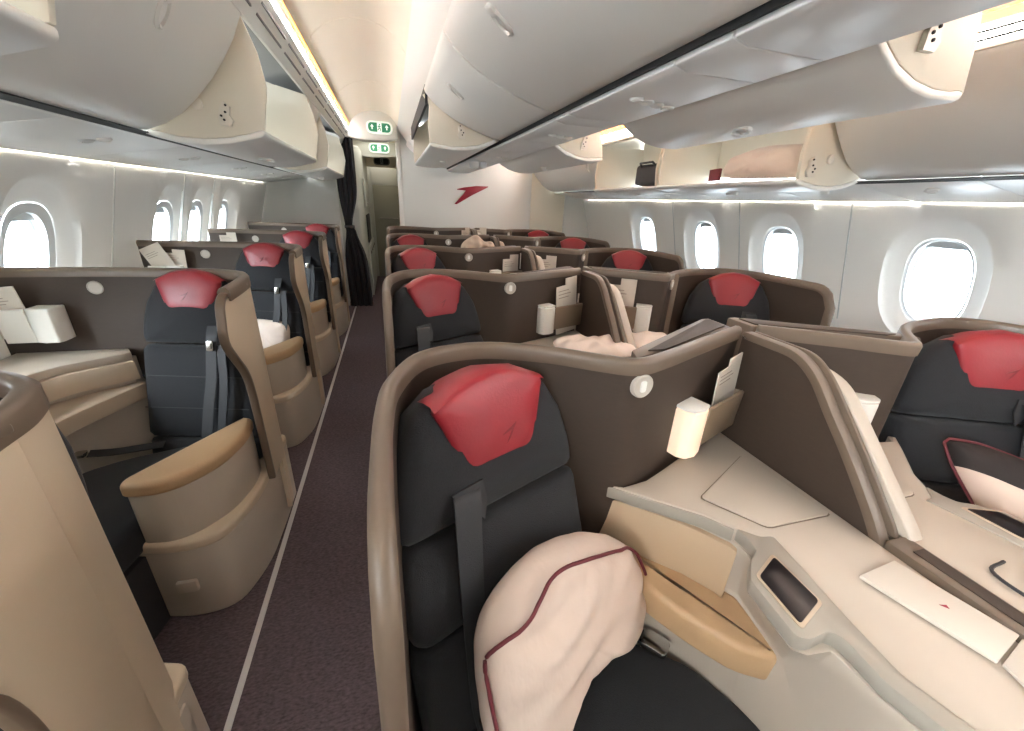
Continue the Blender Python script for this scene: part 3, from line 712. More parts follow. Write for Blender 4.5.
SH_C = [(-.022, .30), (-.024, .45), (-.022, .60), (-.006, .72), (.055, .84), (.185, .878), (.33, .826), (.437, .752), (.512, .712), (.60, .735), (.78, .815), (.985, .905)]
SH_R = [(-.022, .30), (-.024, .45), (-.022, .60), (-.006, .72), (.055, .84), (.16, .882), (.36, .86), (.50, .80), (.60, .722), (.655, .685), (.72, .72), (.80, .78), (.985, .905)]
ordn = ['nearest', 'second', 'third', 'fourth', 'fifth']
lc = ['near centre seat holding the plump beige pillow, lit lamp on its console', 'centre-left seat just behind the big near shell, grey belt across its backrest',
      'centre-left seat in the third row, only red headrest above the shell', 'centre-left seat in the fourth row, its shell behind the crumpled blanket', 'centre-left seat in the last row before the bulkhead']
seatC = thing('business_seat', lc[0], 'airline seat', (0, 0, 0), 'centre business seats')
idm = lambda x, y: (x, y)
suite_centre(seatC, idm, SH_C)
for k in range(1, 5):
    r = dup(seatC, (0, ROW*k, 0), lc[k])
for ch in r.children:
    if ch.name.startswith('headrest'): ch.location.z = -.07; ch.location.y = -.017
lr = ['near right seat cut by the photo edge, charcoal with red headrest and a tilted pillow', 'right seat in the second row in front of the second right window', 'right seat in the third row, red headrest and shell beside the far windows',
      'right seat in the fourth row, small red headrest near the far wall', 'right seat in the last row, half a red headrest below the cream closet']
flip = lambda x, y: (2*MID-x, y)
seatR = thing('business_seat', lr[0], 'airline seat', (0, 0, 0), 'centre business seats')
suite_centre(seatR, flip, SH_R)
for k in range(1, 5): dup(seatR, (0, ROW*k, 0), lr[k])
# only the lamps beside the nearest seat are lit: the others get the unlit lens
for r in [o for o in bpy.data.objects if o.parent is None and o.name.startswith('business_seat.')]:
    for ch in r.children:
        if ch.name.startswith('reading_lamp'):
            if ch.data.materials[0] == M['lampon']:
                ch.data = bpy.data.meshes.get('lamp_unlit') or ch.data.copy(); ch.data.name = 'lamp_unlit'; ch.data.materials[0] = M['lampoff']

# privacy dividers between the pairs
def divider(label):
    root = thing('privacy_divider', label, 'privacy divider', (MID, .6, .80), 'privacy dividers')
    prof = [(.895, .805), (.895, 1.172), (.72, 1.172), (.655, 1.135), (.60, 1.07), (.52, .985), (.43, .875), (.385, .805)]
    pr = rnd(prof, [0, .01, .05, .06, .06, .05, .05, 0], 5)
    MB().ext([(.990, y, z) for y, z in pr], (.022, 0, 0)).build('panel', M['shell'], root, smooth=30)
    path = [p for p in pr if not (p[0] > .86 and p[1] < 1.1)]
    mb = MB(); rings = []
    for i, p in enumerate(path):
        t = np.array(path[min(i+1, len(path)-1)])-np.array(path[max(i-1, 0)]); t /= np.linalg.norm(t); n = np.array((-t[1], t[0]))
        if n[1] > 0 and i < 3: n = -n
        n = np.array((t[1], -t[0])) if (np.array((t[1], -t[0])) @ (np.array((.85, .95))-np.array(p))) > 0 else np.array((-t[1], t[0]))
        a = np.array(p)-n*.004; b = np.array(p)+n*.017
        rings.append([(.987, a[0], a[1]), (1.016, a[0], a[1]), (1.016, b[0], b[1]), (.987, b[0], b[1])])
    mb.loft(rings).build('panel_trim', M['cap'], root, bevel=.004, smooth=50)
    pr2 = rnd([(.895, .845), (.895, 1.176), (.70, 1.176), (.645, 1.14), (.585, 1.075), (.50, .98), (.41, .87), (.395, .845)], [0, .01, .05, .06, .06, .05, .05, 0], 5)
    MB().ext([(1.024, y, z) for y, z in pr2], (.012, 0, 0)).build('sliding_panel', M['cap'], root, bevel=.004, smooth=30)
    pr3 = rnd([(.785, .852), (.785, 1.135), (.68, 1.135), (.625, 1.115), (.575, 1.065), (.49, .975), (.395, .872), (.38, .852)], [0, .01, .04, .04, .05, .05, .05, 0], 5)
    MB().ext([(1.040, y, z) for y, z in pr3], (.040, 0, 0)).build('cream_edge_panel', M['pale'], root, bevel=.009, seg=3, smooth=40, label='cream edge panel')
    MB().box((.988, .03, .80), (1.052, .40, .856)).build('rail', M['cap'], root, bevel=.008)
    MB().box((1.008, .05, .8565), (1.040, .36, .858)).build('rail_slot', M['shell'], root)
    MB().box((.988, .03, .0), (1.052, .93, .80)).build('plinth', M['shell'], root)
    return root
dv = divider('tall brown privacy divider beside the open cream console in the near row')
for k, l in enumerate(['brown privacy divider with cream edge in the second row, beside the white bedding', 'third row privacy divider with a thin cream edge between two menu cards', 'fourth row privacy divider behind the crumpled blanket', 'last row privacy divider in front of the bulkhead emblem']):
    dup(dv, (0, ROW*(k+1), 0), l)

# window seats on the left ------------------------------------------------
def suite_left(root):
    spath = smoothpath([(-.598, 1.80), (-.608, 1.88), (-.65, 1.955), (-.77, 2.012), (-.97, 2.045), (-1.23, 2.062), (-1.56, 2.058)], 6)
    # left of this path = outside after reversing
    path = spath
    ns = normals2(path); sg = -1
    sec = [(0, .05), (sg*.028, .05), (sg*.028, 1.165), (0, 1.165)]
    MB().__class__
    mb = MB(); wallsweep(mb, path, sec, [1, 1, 1, 0]).build('shell', [M['shell'], M['tan']], root, smooth=50)
    path = smoothpath([(-.592, 1.60), (-.593, 1.70), (-.598, 1.80), (-.608, 1.88), (-.65, 1.955), (-.77, 2.012), (-.97, 2.045), (-1.23, 2.062), (-1.56, 2.058)], 6)
    mb = MB(); wallsweep(mb, path, [(-sg*.004, 1.150), (-sg*.006, 1.172), (sg*.000, 1.183), (sg*.008, 1.187), (sg*.024, 1.186), (sg*.032, 1.176), (sg*.032, 1.140), (sg*.026, 1.140), (sg*.026, 1.15)]).build('shell_trim', M['cap'], root, smooth=50)
    # wing beside the aisle
    wp = rnd([(1.83, .33), (1.83, 1.165), (1.585, 1.165), (1.545, 1.14), (1.505, 1.01), (1.635, .845), (1.652, .75), (1.66, .33)], [0, 0, .02, .03, .05, .06, .05, 0], 5)
    MB().ext([(-.584, y, z) for y, z in wp], (.014, 0, 0)).build('wing_panel', M['tan'], root, bevel=.003, smooth=30)
    inn = MB(); inn.ext([(-.590, y, z) for y, z in wp], (.006, 0, 0)).build('wing_liner', M['shell'], root, bevel=.003, smooth=30)
    edge = [p for p in wp if not (p[0] > 1.8)]
    edge = [(1.83, 1.165)]+edge
    mb = MB(); rings = []
    for i, p in enumerate(edge):
        t = np.array(edge[min(i+1, len(edge)-1)])-np.array(edge[max(i-1, 0)]); t /= np.linalg.norm(t); n = np.array((-t[1], t[0]))
        cen = np.array((1.8, .9)); n = n if n @ (cen-np.array(p)) > 0 else -n
        a = np.array(p)-n*.005; b = np.array(p)+n*.014
        rings.append([(-.594, a[0], a[1]), (-.566, a[0], a[1]), (-.566, b[0], b[1]), (-.594, b[0], b[1])])
    mb.loft(rings).build('wing_trim', M['cap'], root, bevel=.006, seg=3, smooth=50)
    # plinth next to the aisle
    F = frame((-.828, 1.99, 1.176), -15, 14)
    seat_body(root, F, .222, .30, (.135, .092, .160), .235, [(-1.13, 1.78), (-.68, 1.90), (-.70, 1.70), (-.88, 1.40), (-.93, 1.14), (-1.30, 1.14), (-1.26, 1.7)], split=.42, seams=(-.44, -.58))
    belt(root, F, [(.095, -.18, .0), (.10, -.26, .036), (.098, -.33, .04), (.092, -.44, .042), (.075, -.56, .045), (.06, -.70, .05)], .044, buckle=(.10, -.30, .042))
    belt(root, F, [(.135, -.30, .036), (.145, -.45, .045), (.13, -.60, .045), (.115, -.72, .045)], .034, 'lap_strap')
    # lap belt lying on the cushion, with its buckle
    mb = MB(); mb.strip(smoothpath([(-1.02, 1.83, .462), (-1.10, 1.80, .472), (-1.18, 1.80, .466), (-1.26, 1.79, .475)], 5), .035, .004, (0, .8, .3)); b = mb.build('lap_belt', M['belt'], root)
    mb = MB(); mb.ext([(-1.35+u, 1.77+v, .472) for u, v in rnd([(0, -.02), (.09, -.005), (.085, .035), (-.005, .02)], .008, 3)], (0, 0, .016)); mb.build('belt_buckle', M['metal'], b, bevel=.003)
    # headrest side wings are plain; console by the window
    zt = .84
    top = [(-1.115, 1.99), (-1.14, 1.96), (-1.28, 1.86), (-1.325, 1.79), (-1.335, 1.60), (-1.335, 1.08), (-1.535, 1.08), (-1.535, 2.05), (-1.15, 2.045)]
    MB().prism(top, zt-.035, zt).build('console_top', M['pale'], root, bevel=.005)
    MB().loft([[(x, y, z) for x, y in [(-1.125+o, 1.98), (-1.285+o, 1.865), (-1.33+o, 1.79), (-1.34+o, 1.08), (-1.535, 1.08), (-1.535, 2.05), (-1.13+o, 2.045)]] for z, o in ((0, .03), (.60, .03), (.70, .0), (zt-.034, 0))]).build('console_body', M['pale'], root, bevel=.004)
    mb = MB(); mb.loft([[(a, b, .805), (a+.018, b-.016, .805), (a+.026, b-.022, .725), (a, b, .725)] for a, b in ((-1.12, 1.985), (-1.275, 1.872), (-1.325, 1.80))]); mb.build('side_panel', M['edge'], root, bevel=.003)
    mb = MB(); mb.prism(rnd([(-1.085, 1.985), (-1.195, 1.70), (-1.24, 1.50), (-1.33, 1.42), (-1.34, 1.80), (-1.13, 2.0)], .03, 4), .635, .70); mb.build('armrest', M['edge'], root, bevel=.012, seg=3)
    # pocket and lamp by the window
    mb = MB(); mb.loft([[(x, 2.04, .90), (x, 1.985, .90), (x, 1.975, 1.035), (x, 1.983, 1.04), (x, 1.992, .91), (x, 2.04, .91)] for x in (-1.50, -1.45, -1.405)]); mb.build('literature_pocket', M['lampoff'], root, bevel=.002)
    mb = MB(); mb.loft([[(-1.405, 2.05, z), (-1.405, 1.982, z), (-1.37, 1.966, z), (-1.325, 1.968, z), (-1.315, 1.99, z), (-1.315, 2.05, z)] for z in (.90, .905, 1.03, 1.04)]); mb.build('reading_lamp', M['lampoff'], root, bevel=.006, smooth=50)
    mb = MB(); mb.lathe((-1.20, 2.062, 1.105), (0, -1, 0), [(.028, 0), (.028, .004), (.025, .0065), (.022, .004), (.004, .0045)], 24); mb.build('air_vent', M['disc'], root)
    # armrest pod beside the aisle
    at = rnd([(-.662, 1.735), (-.622, 1.72), (-.612, 1.60), (-.650, 1.44), (-.73, 1.345), (-.80, 1.310), (-.90, 1.325), (-.905, 1.365)], [.01, .03, .10, .10, .06, .04, .03, .03], 5)
    slab(at, .562, .614, .020, rb=.012).build('aisle_armrest', M['leather'], root, smooth=60, label='tan aisle armrest')
    ac = np.array(at).mean(0); inset = [tuple(ac+(np.array(p)-ac)*.955) for p in at]
    MB().prism(inset, .355, .570).build('armrest_pod', M['pale'], root, bevel=.006, smooth=50)
    base = rnd([(-.97, 1.345), (-.80, 1.300), (-.665, 1.318), (-.600, 1.50), (-.590, 1.72), (-.588, 1.985), (-.70, 2.02), (-.97, 2.02)], [.01, .06, .13, .2, .1, .03, 0, 0], 6)
    MB().prism(base, 0, .33).build('pod_base', M['pale'], root, bevel=.012, seg=3, smooth=50)
    bc = np.array(base).mean(0)
    slab([tuple(bc+(np.array(p)-bc)*1.012) for p in base], .318, .362, .014).build('pod_ledge', M['tan'], root, smooth=60)
    mb = MB(); mb.box((-.83, 1.292, .14), (-.765, 1.312, .19)); mb.build('latch_plate', M['pale'], root, bevel=.006)
    mb = MB(); mb.box((-.60, 1.85, .18), (-.582, 1.93, .30)); mb.build('latch_recess', M['pale'], root, bevel=.006)
    return F
ll = ['first complete left window seat along the aisle, with a tan-topped armrest', 'second complete left window seat, a small pillow on its cushion', 'third left window seat, between the pillow seat and the last one', 'last left window seat by the curtain',
      'left seat in the lower left corner, only its tan outer shell showing']
seatL = thing('business_seat', ll[0], 'airline seat', (0, 0, 0), 'left window seats')
suite_left(seatL)
for k in (1, 2, 3): dup(seatL, (0, ROW*k, 0), ll[k])
dup(seatL, (.004, -ROW-.012, 0), ll[4])

# ------------------------------------------------------------------ loose things
def card(label, c, w, h, yaw, tilt=0, lean=8, cat='menu card', name='menu_card', step=True):
    lean = 0 if lean == 8 else lean; a, l, t = math.radians(yaw), math.radians(lean), math.radians(tilt)
    sd = np.array((math.cos(a), math.sin(a), 0)); bk = np.array((-math.sin(a), math.cos(a), 0)); up = np.array((0, 0, 1))*math.cos(l)+bk*math.sin(l)
    s2 = sd*math.cos(t)+up*math.sin(t); u2_ = -sd*math.sin(t)+up*math.cos(t); n = np.cross(s2, u2_)
    c = np.array(c, float); P = lambda x, y, d=0: c+s2*x+u2_*y+n*d
    poly = [(-w/2, -h/2), (w/2, -h/2), (w/2, h/2), (-w*.05, h/2), (-w*.05, h*.38), (-w/2, h*.38)] if step else [(-w/2, -h/2), (w/2, -h/2), (w/2, h/2), (-w/2, h/2)]
    mb = MB(); mb.ext([P(x, y) for x, y in poly], n*.004)
    root = mb.build(name, M['paper'], smooth=0, label=label, cat=cat, group='cards in the seat pockets')
    mb = MB()
    for q in range(3): mb.ext([P(x, y, .0042) for x, y in ((-w*.4, h*(.30-.06*q)), (w*(.1+.1*(q % 2)), h*(.30-.06*q)), (w*(.1+.1*(q % 2)), h*(.285-.06*q)), (-w*.4, h*(.285-.06*q)))], n*.0004)
    for i in range(0): pass
    mb.build('print', M['ink'], root, smooth=0)
    return root
def centre_pocket(k, s, o_=.045, z=.98, sg=1):
    d, n, b = POCK[sg]; p = b+d*s+n*o_
    return p[0], p[1]+ROW*k, z
yw = math.degrees(math.atan2(.193, .466))
def rightp(p): return (2*MID-p[0], p[1], p[2])
card('folded menu card in the pocket behind the lit lamp of the near centre seat', centre_pocket(0, .20, .034, 1.02), .13, .20, yw, 6)
card('menu card in the brown pocket left of the second row divider', centre_pocket(1, .17, .034, 1.0), .15, .30, yw, 6)
card('menu card in the brown pocket right of the second row divider', rightp(centre_pocket(1, .16, .034, 1.0, -1)), .15, .30, -34.4, 0)
card('menu card left of the third row divider', centre_pocket(2, .17, .034, 1.0), .15, .26, yw, 0)
card('menu card right of the third row divider', rightp(centre_pocket(2, .17, .034, 1.0, -1)), .15, .26, -34.4, 0)
card('small white card above the last row shell, left of the divider', centre_pocket(4, .20, .044, 1.06), .12, .26, yw, 0)
card('white card standing above the last row shell, right of the divider', (1.10, .80+ROW*4, 1.07), .16, .26, -yw, 0)
card('white safety card in the pocket by the big left window', (-1.47, 2.005, 1.02), .12, .2, 0, 6)
card('white card leaning over in the second left window seat pocket', (-1.43, 3.11, 1.07), .12, .2, 0, 24, step=False)
card('white card behind the leaning one in the second left window seat pocket', (-1.36, 3.13, 1.04), .12, .2, 0, -4)
card('white card in the third left window seat pocket', (-1.40, 4.25, 1.06), .13, .2, 0, 0)
card('white card in the near right seat pocket', rightp(centre_pocket(0, .17, .034, .99, -1)), .12, .16, -34.4, 0)

# folder and sheet on the console
mb = MB(); mb.ext([(x, y, .8425) for x, y in [(.842, .349), (.953, .358), (.990, .190), (.892, .172)]], (0, 0, .008)); o = mb.build('folder', M['paper'], bevel=.0015, label='white folder with small red mark lying on the near console', cat='folder')
mb = MB(); mb.ext([(.925+u, .262+v, .8508) for u, v in [(-.006, .003), (.007, -.001), (.003, -.008)]], (0, 0, .0006)); mb.build('mark', M['emblem'], o, smooth=0)
mb = MB(); mb.ext([(x, y, .8425) for x, y in [(.897, .168), (.990, .186), (.985, -.02), (.86, .05)]], (0, 0, .006)); mb.build('booklet', M['paper'], bevel=.0015, label='white booklet on the console below the folder, at the right edge', cat='booklet')
mb = MB(); mb.tube(smoothpath([(1.20, .27, .846), (1.16, .20, .846), (1.12, .23, .846), (1.13, .29, .846), (1.19, .30, .846)], 6), .0035, 6); mb.build('cable', M['dark'], label='thin dark cable loop on the console of the near right seat', cat='cable')
# lap belt end beside the pillow
mb = MB(); mb.box((.0, .0, .0), (.001, .001, .001)) if False else None

def puffy(name, label, cat, outline, F, t, m, pipe=None, puff=None, wr=.012, seedv=1, parent=None, nr=9, n=56, group=None, two=None, rad_=1., backk=.35):
    """soft pillow: two-sided puffed surface with wrinkles"""
    P, sd, up, nn = [np.array(q, float) for q in F]
    o = resample(outline, n); c = o.mean(0); rng = random.Random(seedv)
    ph = [(rng.uniform(6, 30), rng.uniform(0, 6.28), rng.uniform(-3.14, 3.14)) for _ in range(7)]
    rings = []
    for side in (1, -1):
        seq = np.linspace(1, .06, nr) if side < 0 else np.linspace(.06, 1, nr)
        for k in seq:
            if side < 0 and k == 1: continue
            hgt = t*(1-k**3.2)**.55*(1 if side > 0 else backk)
            ring = []
            for (x, y) in o:
                q = c+(np.array((x, y))-c)*k
                w = sum(math.sin(f*(q[0]*math.cos(d)+q[1]*math.sin(d))*3+p) for f, p, d in ph)/7
                rad = math.atan2(y-c[1], x-c[0]); w2 = (math.sin(rad*9+ph[0][1])*1.3+math.sin(rad*17+ph[1][1])*.9)*k**3*(1-k)*1.6*rad_
                ring.append(P+sd*q[0]+up*q[1]+nn*(side*hgt+wr*(w+w2)*(1 if k < .99 else .3)*(1 if side > 0 else .3)))
            rings.append(ring)
    mb = MB(); mb.loft(rings)
    if two: mb.mi = [1 if two(*[float((np.mean([mb.v[i] for i in f], 0)-P) @ e) for e in (sd, up, nn)]) else 0 for f in mb.f]; m = [m, M['pdark']]
    ob = mb.build(name, m, parent, smooth=80, sub=1, label=label, cat=cat, group=group)
    if pipe:
        mb = MB(); mb.tube([onf(F, x, y, h) for x, y, h in pipe], .0038, 8); mb.build('piping', M['piping'], ob, smooth=60)
    return ob
# pillow on the near centre seat (bent upright against the backrest)
Fp = frame((.31, .46, .47), 24, 20)
outl = [(-.213, .154), (-.208, .233), (-.195, .303), (-.168, .344), (-.13, .370), (-.076, .389), (-.012, .397), (.055, .389), (.128, .363), (.209, .314), (.268, .257), (.290, .19), (.288, .10), (.262, .045), (.195, .045), (.105, .072), (.043, .075), (-.005, .058), (-.042, .033), (-.072, .015), (-.11, -.03), (-.18, -.02), (-.212, .06)]
pipe = smoothpath([(-0.203, 0.0), (-0.201, 0.16), (-0.198, 0.239), (-0.189, 0.288), (-0.160, 0.308), (-0.114, 0.322), (-0.079, 0.341), (-0.039, 0.360), (0.009, 0.362), (0.091, 0.339), (0.162, 0.311), (0.225, 0.280), (0.257, 0.240), (0.270, 0.186)], 5)
pipe = [p for p in pipe]
pl_ = puffy('pillow', 'plump beige pillow with maroon piping on the near centre seat', 'pillow', outl, Fp, .088, M['pillow'], None, wr=.017, seedv=4, n=90, nr=16, rad_=.7)
mb = MB()
o2 = resample(outl, 400); c2 = resample(outl, 72).mean(0)
def surf_h(x, y, t=.088):
    d = np.array((x, y))-c2; ang = math.atan2(d[1], d[0])
    best = min(o2, key=lambda q: abs((math.atan2(q[1]-c2[1], q[0]-c2[0])-ang+math.pi) % (2*math.pi)-math.pi))
    k = min(.999, np.linalg.norm(d)/np.linalg.norm(best-c2)); return t*(1-k**3.2)**.55
mb.tube([onf(Fp, p[0], p[1], surf_h(p[0], p[1])+.010) for p in pipe], .004, 8); mb.build('piping', M['piping'], pl_, smooth=60)
# tilted pillow on the near right seat
Fr = frame((1.6, .5, .70), -24, 30)
o3 = rnd([(-.07, .218), (.02, .215), (.16, .17), (.40, .08), (.42, -.24), (.14, -.20), (.05, -.06), (-.01, .06), (-.05, .14)], [.015, .04, .05, .05, .06, .05, .04, .04, .04], 4)
_n = Fr[1]*.42+Fr[2]; M['duo'] = duo_mat(tuple(_n))
pr_ = puffy('pillow', 'beige pillow with dark upper side leaning on the near right seat', 'pillow', o3, Fr, .08, M['duo'], None, wr=.010, seedv=9, nr=26, n=110, )
M['duo'].node_tree.nodes['cut'].inputs[1].default_value = float(_n @ Fr[0]+.120-_n @ np.array(pr_.location))
mb = MB(); ro = resample(o3, 60); cc = ro.mean(0)
mb.tube([onf(Fr, *(cc+(p-cc)*1.01), .0) for p in list(ro)+[ro[0]]], .004, 6); mb.build('piping', M['piping'], pr_)
puffy('pillow', 'white pillow on the cushion of the second left window seat', 'pillow', rnd([(-.16, -.10), (.16, -.10), (.15, .12), (-.14, .14)], .06, 4), frame((-.86, 2.93, .58), -15, 25), .06, M['pcloth'], wr=.012, seedv=3)
puffy('pillow', 'crumpled white pillow with a maroon corner in the open right bin', 'pillow', rnd([(-.30, -.06), (.33, -.08), (.30, .10), (.05, .12), (-.28, .07)], .05, 4), (np.array((2.26, 2.22, 1.775)), np.array((0, -1., 0)), np.array((0, 0, 1.)), np.array((-1., 0, 0))), .13, M['pillow'], wr=.014, seedv=12)
o = [q for q in bpy.data.objects if q.name.startswith('pillow')][-1]
mb = MB(); mb.ext([(2.125, 2.46+u, 1.735+v) for u, v in ((-.045, -.04), (.045, -.04), (.05, .03), (-.04, .035))], (-.02, 0, .0)); mb.build('corner_patch', M['piping'], pr_ if False else o)
puffy('blanket', 'crumpled white bedding on the second row console beside the divider', 'blanket', rnd([(-.2, -.14), (.2, -.12), (.2, .12), (-.18, .14)], .06, 4), (np.array((.99-.10, 1.60, .875)), np.array((1., 0, 0)), np.array((0, 1., 0)), np.array((0, 0, 1.))), .045, M['pcloth'], wr=.024, seedv=21, rad_=.25)
puffy('blanket', 'crumpled white bedding on the second row console to the right of the divider', 'blanket', rnd([(-.12, -.12), (.16, -.14), (.14, .12), (-.12, .12)], .05, 4), (np.array((1.21, 1.62, .875)), np.array((1., 0, 0)), np.array((0, 1., 0)), np.array((0, 0, 1.))), .04, M['pcloth'], wr=.02, seedv=23, rad_=.25)
puffy('blanket', 'crumpled beige blanket heaped behind the third row shell', 'blanket', rnd([(-.20, -.16), (.18, -.16), (.18, .0), (.13, .06), (.06, .04), (-.01, .12), (-.08, .09), (-.17, .03)], .04, 4), frame((.80, 3.93, 1.10), 0, 10), .10, M['cloth'], wr=.06, seedv=31, n=72, nr=14, rad_=.1)
# black bag in the right bin
root = thing('travel_bag', 'black travel bag in the open right bin', 'bag', (2.3, 3.25, 1.68))
MB().box((2.14, 3.12, 1.692), (2.395, 3.50, 1.86)).build('bag_body', M['bag'], root, bevel=.03, seg=3, smooth=50)
MB().tube([(2.155, 3.2, 1.83), (2.12, 3.22, 1.865), (2.12, 3.40, 1.865), (2.155, 3.42, 1.83)], .01, 8).build('handle', M['dark'], root)
MB().box((2.152, 3.24, 1.74), (2.162, 3.38, 1.79)).build('bag_label', M['grey'], root)

# bulkhead emblem
mb = MB(); k = 1.0
pts = [(.905, 1.462), (.935, 1.455), (1.16, 1.585), (1.40, 1.705), (1.40, 1.715), (1.22, 1.712), (1.04, 1.685), (.945, 1.66), (.95, 1.65), (1.07, 1.645), (1.03, 1.59)]
mb.ext([(x, YF-.001, z) for x, z in pts], (0, -.02, 0)).build('emblem_sign', M['emblem'], bevel=.003, label='red swept arrow emblem on the pale bulkhead', cat='emblem')
# exit signs
def exit_sign(label, x, y, z, w, h, lit=True):
    root = thing('exit_sign', label, 'exit sign', (x, y, z-h/2))
    cap = lambda ww, hh: [(x+u, z+v) for u, v in rnd([(-ww/2, -hh/2), (ww/2, -hh/2), (ww/2, hh/2), (-ww/2, hh/2)], hh*.49, 8)]
    MB().ext([(a, y, b) for a, b in cap(w, h)], (0, -.03, 0)).build('housing', M['signw'] if lit else M['signg'], root, bevel=.004)
    MB().ext([(a, y-.03, b) for a, b in cap(w*.86, h*.72)], (0, -.003, 0)).build('face', M['green'] if lit else M['slot'], root, smooth=0)
    q = h*.36; yy = y-.0335
    MB().ext([(x-q*.55, yy, z-q), (x+q*.55, yy, z-q), (x+q*.55, yy, z+q), (x-q*.55, yy, z+q)], (0, -.001, 0)).build('pictogram_field', M['signw'] if lit else M['grey'], root, smooth=0)
    yy -= .0012
    mb = MB()      # running figure
    mb.lathe((x+.08*q, yy, z+q*.62), (0, -1, 0), [(q*.16, 0), (q*.16, .0006)], 10)
    for a, b, c_, d_ in ((-.05, .4, -.1, -.1), (-.1, -.1, .28, -.3), (.28, -.3, .2, -.75), (-.1, -.1, -.25, -.5), (-.25, -.5, -.45, -.6), (-.05, .35, .32, .1), (-.05, .35, -.38, .15)):
        p0, p1 = np.array((x+a*q, yy, z+b*q)), np.array((x+c_*q, yy, z+d_*q)); t = p1-p0; t /= np.linalg.norm(t); n = np.array((-t[2], 0, t[0]))*q*.09
        mb.ext([p0-n, p1-n, p1+n, p0+n], (0, -.0006, 0))
    mb.build('running_figure', M['green'] if lit else M['slot'], root, smooth=0)
    if lit:
        for sx in (-1, 1):
            cx = x+sx*w*.28; a = q*.7
            mb = MB(); mb.ext([(cx-a*.2, yy, z-a*.7), (cx+a*.2, yy, z-a*.7), (cx+a*.2, yy, z+a*.1), (cx+a*.6, yy, z+a*.1), (cx, yy, z+a*.9), (cx-a*.6, yy, z+a*.1), (cx-a*.2, yy, z+a*.1)], (0, -.0008, 0)); mb.build('arrow', M['signw'], root, smooth=0)
exit_sign('upper green oval exit sign on the ceiling header over the aisle', -.055, 6.02, 2.315, .315, .14)
exit_sign('lower green oval exit sign on the second header behind the first', -.09, 7.15, 2.195, .30, .13)
exit_sign('dark grey unlit oval sign below the two green exit signs', -.08, 8.15, 2.09, .27, .12, False)
# curtain
mb = MB(); rings = []
for z in np.linspace(.03, 2.19, 28):
    t = (z-1.12)
    tie = 1-.62*math.exp(-(t/.28)**2)
    if z < 1.12: cx, w = -.50-.04*(1-tie), .30*tie
    else: cx, w = -.515-.05*(1-tie), .24*tie
    if z < .9: cx += .02*(1.12-z)
    ring = []; N = 40
    for i in range(N):
        u = i/(N-1)*2-1; ring.append((cx+u*w/2, 6.02+.028*math.sin(u*13+z*.6)*tie+.03, z))
    for i in range(N)[::-1]:
        u = i/(N-1)*2-1; ring.append((cx+u*w/2, 6.035+.028*math.sin(u*13+z*.6)*tie+.03, z))
    rings.append(ring)
ct_ = mb.loft(rings).build('curtain', M['curtain'], smooth=70, label='dark tied-back curtain hanging beside the aisle opening', cat='curtain')
MB().lathe((-.535, 6.055, 1.12), (0, 0, 1), [(.062, -.02), (.066, -.01), (.066, .01), (.062, .02)], 18).build('tieback', M['dark'], ct_)
striplight('vestibule_fill_panel', 'added fill glow under the vestibule ceiling beyond the exit signs', [(-.35, 2.274), (.05, 2.274), (.05, 2.279), (-.35, 2.279)], M['vest_fill'], 6.5, 7.05)  # added emitter that lifts the dark vestibule, no known fixture
striplight('vestibule_fill_panel', 'added fill glow under the vestibule ceiling before the end door', [(-.35, 2.274), (.05, 2.274), (.05, 2.279), (-.35, 2.279)], M['vest_fill'], 8.3, 8.6)  # second added emitter, brightens the end of the vestibule
# galley beyond
root = thing('galley_unit', 'pale galley unit with trolleys beyond the curtain', 'galley', (-.62, 7.4, 0))
MB().prism([(-.42, 6.45), (-.36, 6.6), (-.34, 8.2), (-.40, 8.4), (-1.09, 8.4), (-1.09, 6.45)], 0, 2.15).build('galley_body', M['galley'], root, bevel=.02, seg=3)
MB().box((-.35, 6.75, .85), (-.332, 7.5, 1.25)).build('counter_recess', M['slot'], root)
for y in (6.68, 7.1, 7.52, 7.94):
    d = MB().box((-.352, y, .05), (-.325, y+.38, .80)).build('trolley_door', M['galley'], root, bevel=.008)
    MB().box((-.325, y+.1, .68), (-.315, y+.28, .72)).build('handle', M['metal'], d)
for y in (6.7, 7.15, 7.6):
    d = MB().box((-.352, y, 1.35), (-.328, y+.40, 1.75)).build('locker_door', M['galley'], root, bevel=.008)
    MB().box((-.328, y+.16, 1.38), (-.318, y+.24, 1.42)).build('latch', M['metal'], d)
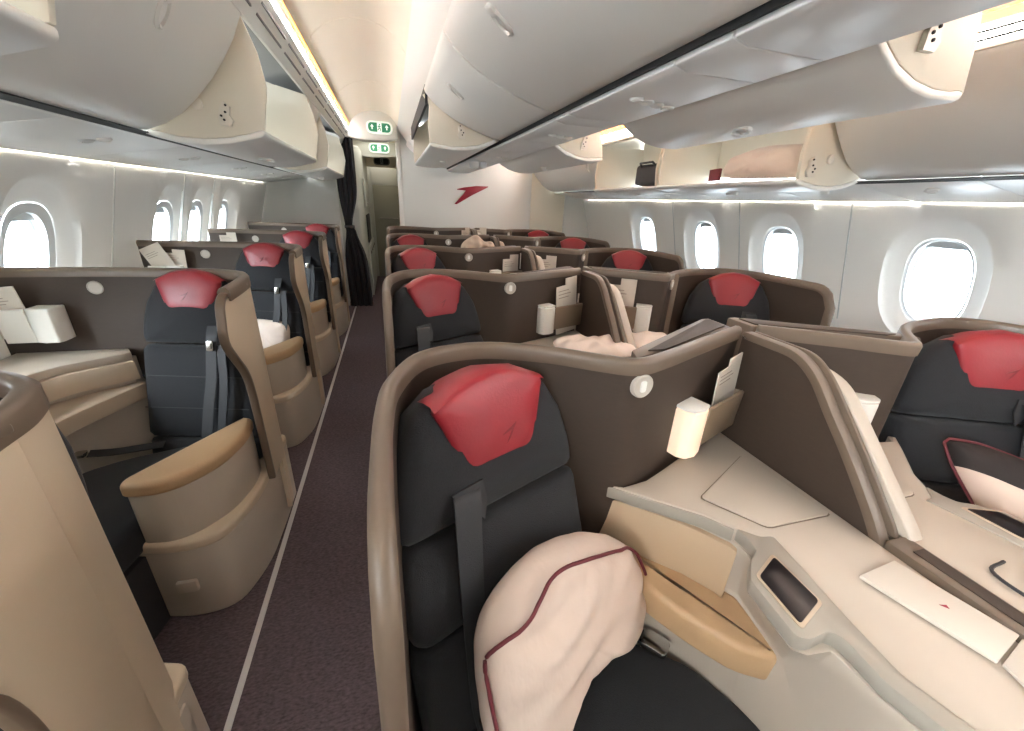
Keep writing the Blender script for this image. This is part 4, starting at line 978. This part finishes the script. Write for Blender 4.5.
root = thing('lavatory_door', 'grey-green door with a horizontal bar at the end of the aisle', 'door', (-.05, 8.7, 0))
MB().box((-.29, 8.68, .0), (.195, 8.715, 1.72)).build('door_panel', M['door'], root, bevel=.004)
MB().tube([(-.20, 8.66, 1.13), (.17, 8.66, 1.13)], .012, 8).build('door_bar', M['metal'], root)
MB().box((-.29, 8.69, 1.73), (.195, 8.715, 2.25)).build('upper_panel', M['galley'], root, bevel=.004)
# spotlight camera-dome at the centre bins' end
root = thing('ceiling_dome', 'small clear dome under the centre bins near the bulkhead', 'dome', (.86, 4.4, 1.8))
MB().lathe((.85, 4.4, 1.872), (0, 0, -1), [(.05, 0), (.05, .02), (.046, .045), (.03, .065), (.008, .072)], 18).build('dome', M['white'], root)
MB().box((.90, 4.37, 1.82), (.97, 4.43, 1.872)).build('bracket', M['psu'], root, bevel=.004)

# ------------------------------------------------------------------ light
w = bpy.data.worlds.new('daylight'); bpy.context.scene.world = w; w.use_nodes = True
bg = w.node_tree.nodes['Background']; bg.inputs['Color'].default_value = (.88, .95, 1.0, 1); bg.inputs['Strength'].default_value = 7.5
for side, cys in ((-1, WL), (1, WR)):
    for cy in cys:
        l = bpy.data.lights.new('window_portal', 'AREA'); l.shape = 'RECTANGLE'; l.size = .50; l.size_y = .32; l.cycles.is_portal = True
        o = bpy.data.objects.new('window_portal', l); C.objects.link(o)
        o.location = (wallx(1.155, side)+side*.15, cy, 1.155); o.rotation_euler = (0, side*(math.pi/2-.29), 0)
sun = bpy.data.lights.new('sun', 'SUN'); sun.energy = 22.; sun.angle = math.radians(50); sun.color = (.93, .97, 1.)
so = bpy.data.objects.new('sun', sun); C.objects.link(so); so.rotation_euler = Vector((.62, .45, -.42)).to_track_quat('-Z', 'Y').to_euler()
vs = bpy.context.scene.view_settings
vs.view_transform = 'Standard'; vs.look = 'None'; vs.gamma = 1; vs.use_curve_mapping = False; vs.exposure = 1.02
bpy.context.scene.cycles.max_bounces = 10; bpy.context.scene.cycles.diffuse_bounces = 7
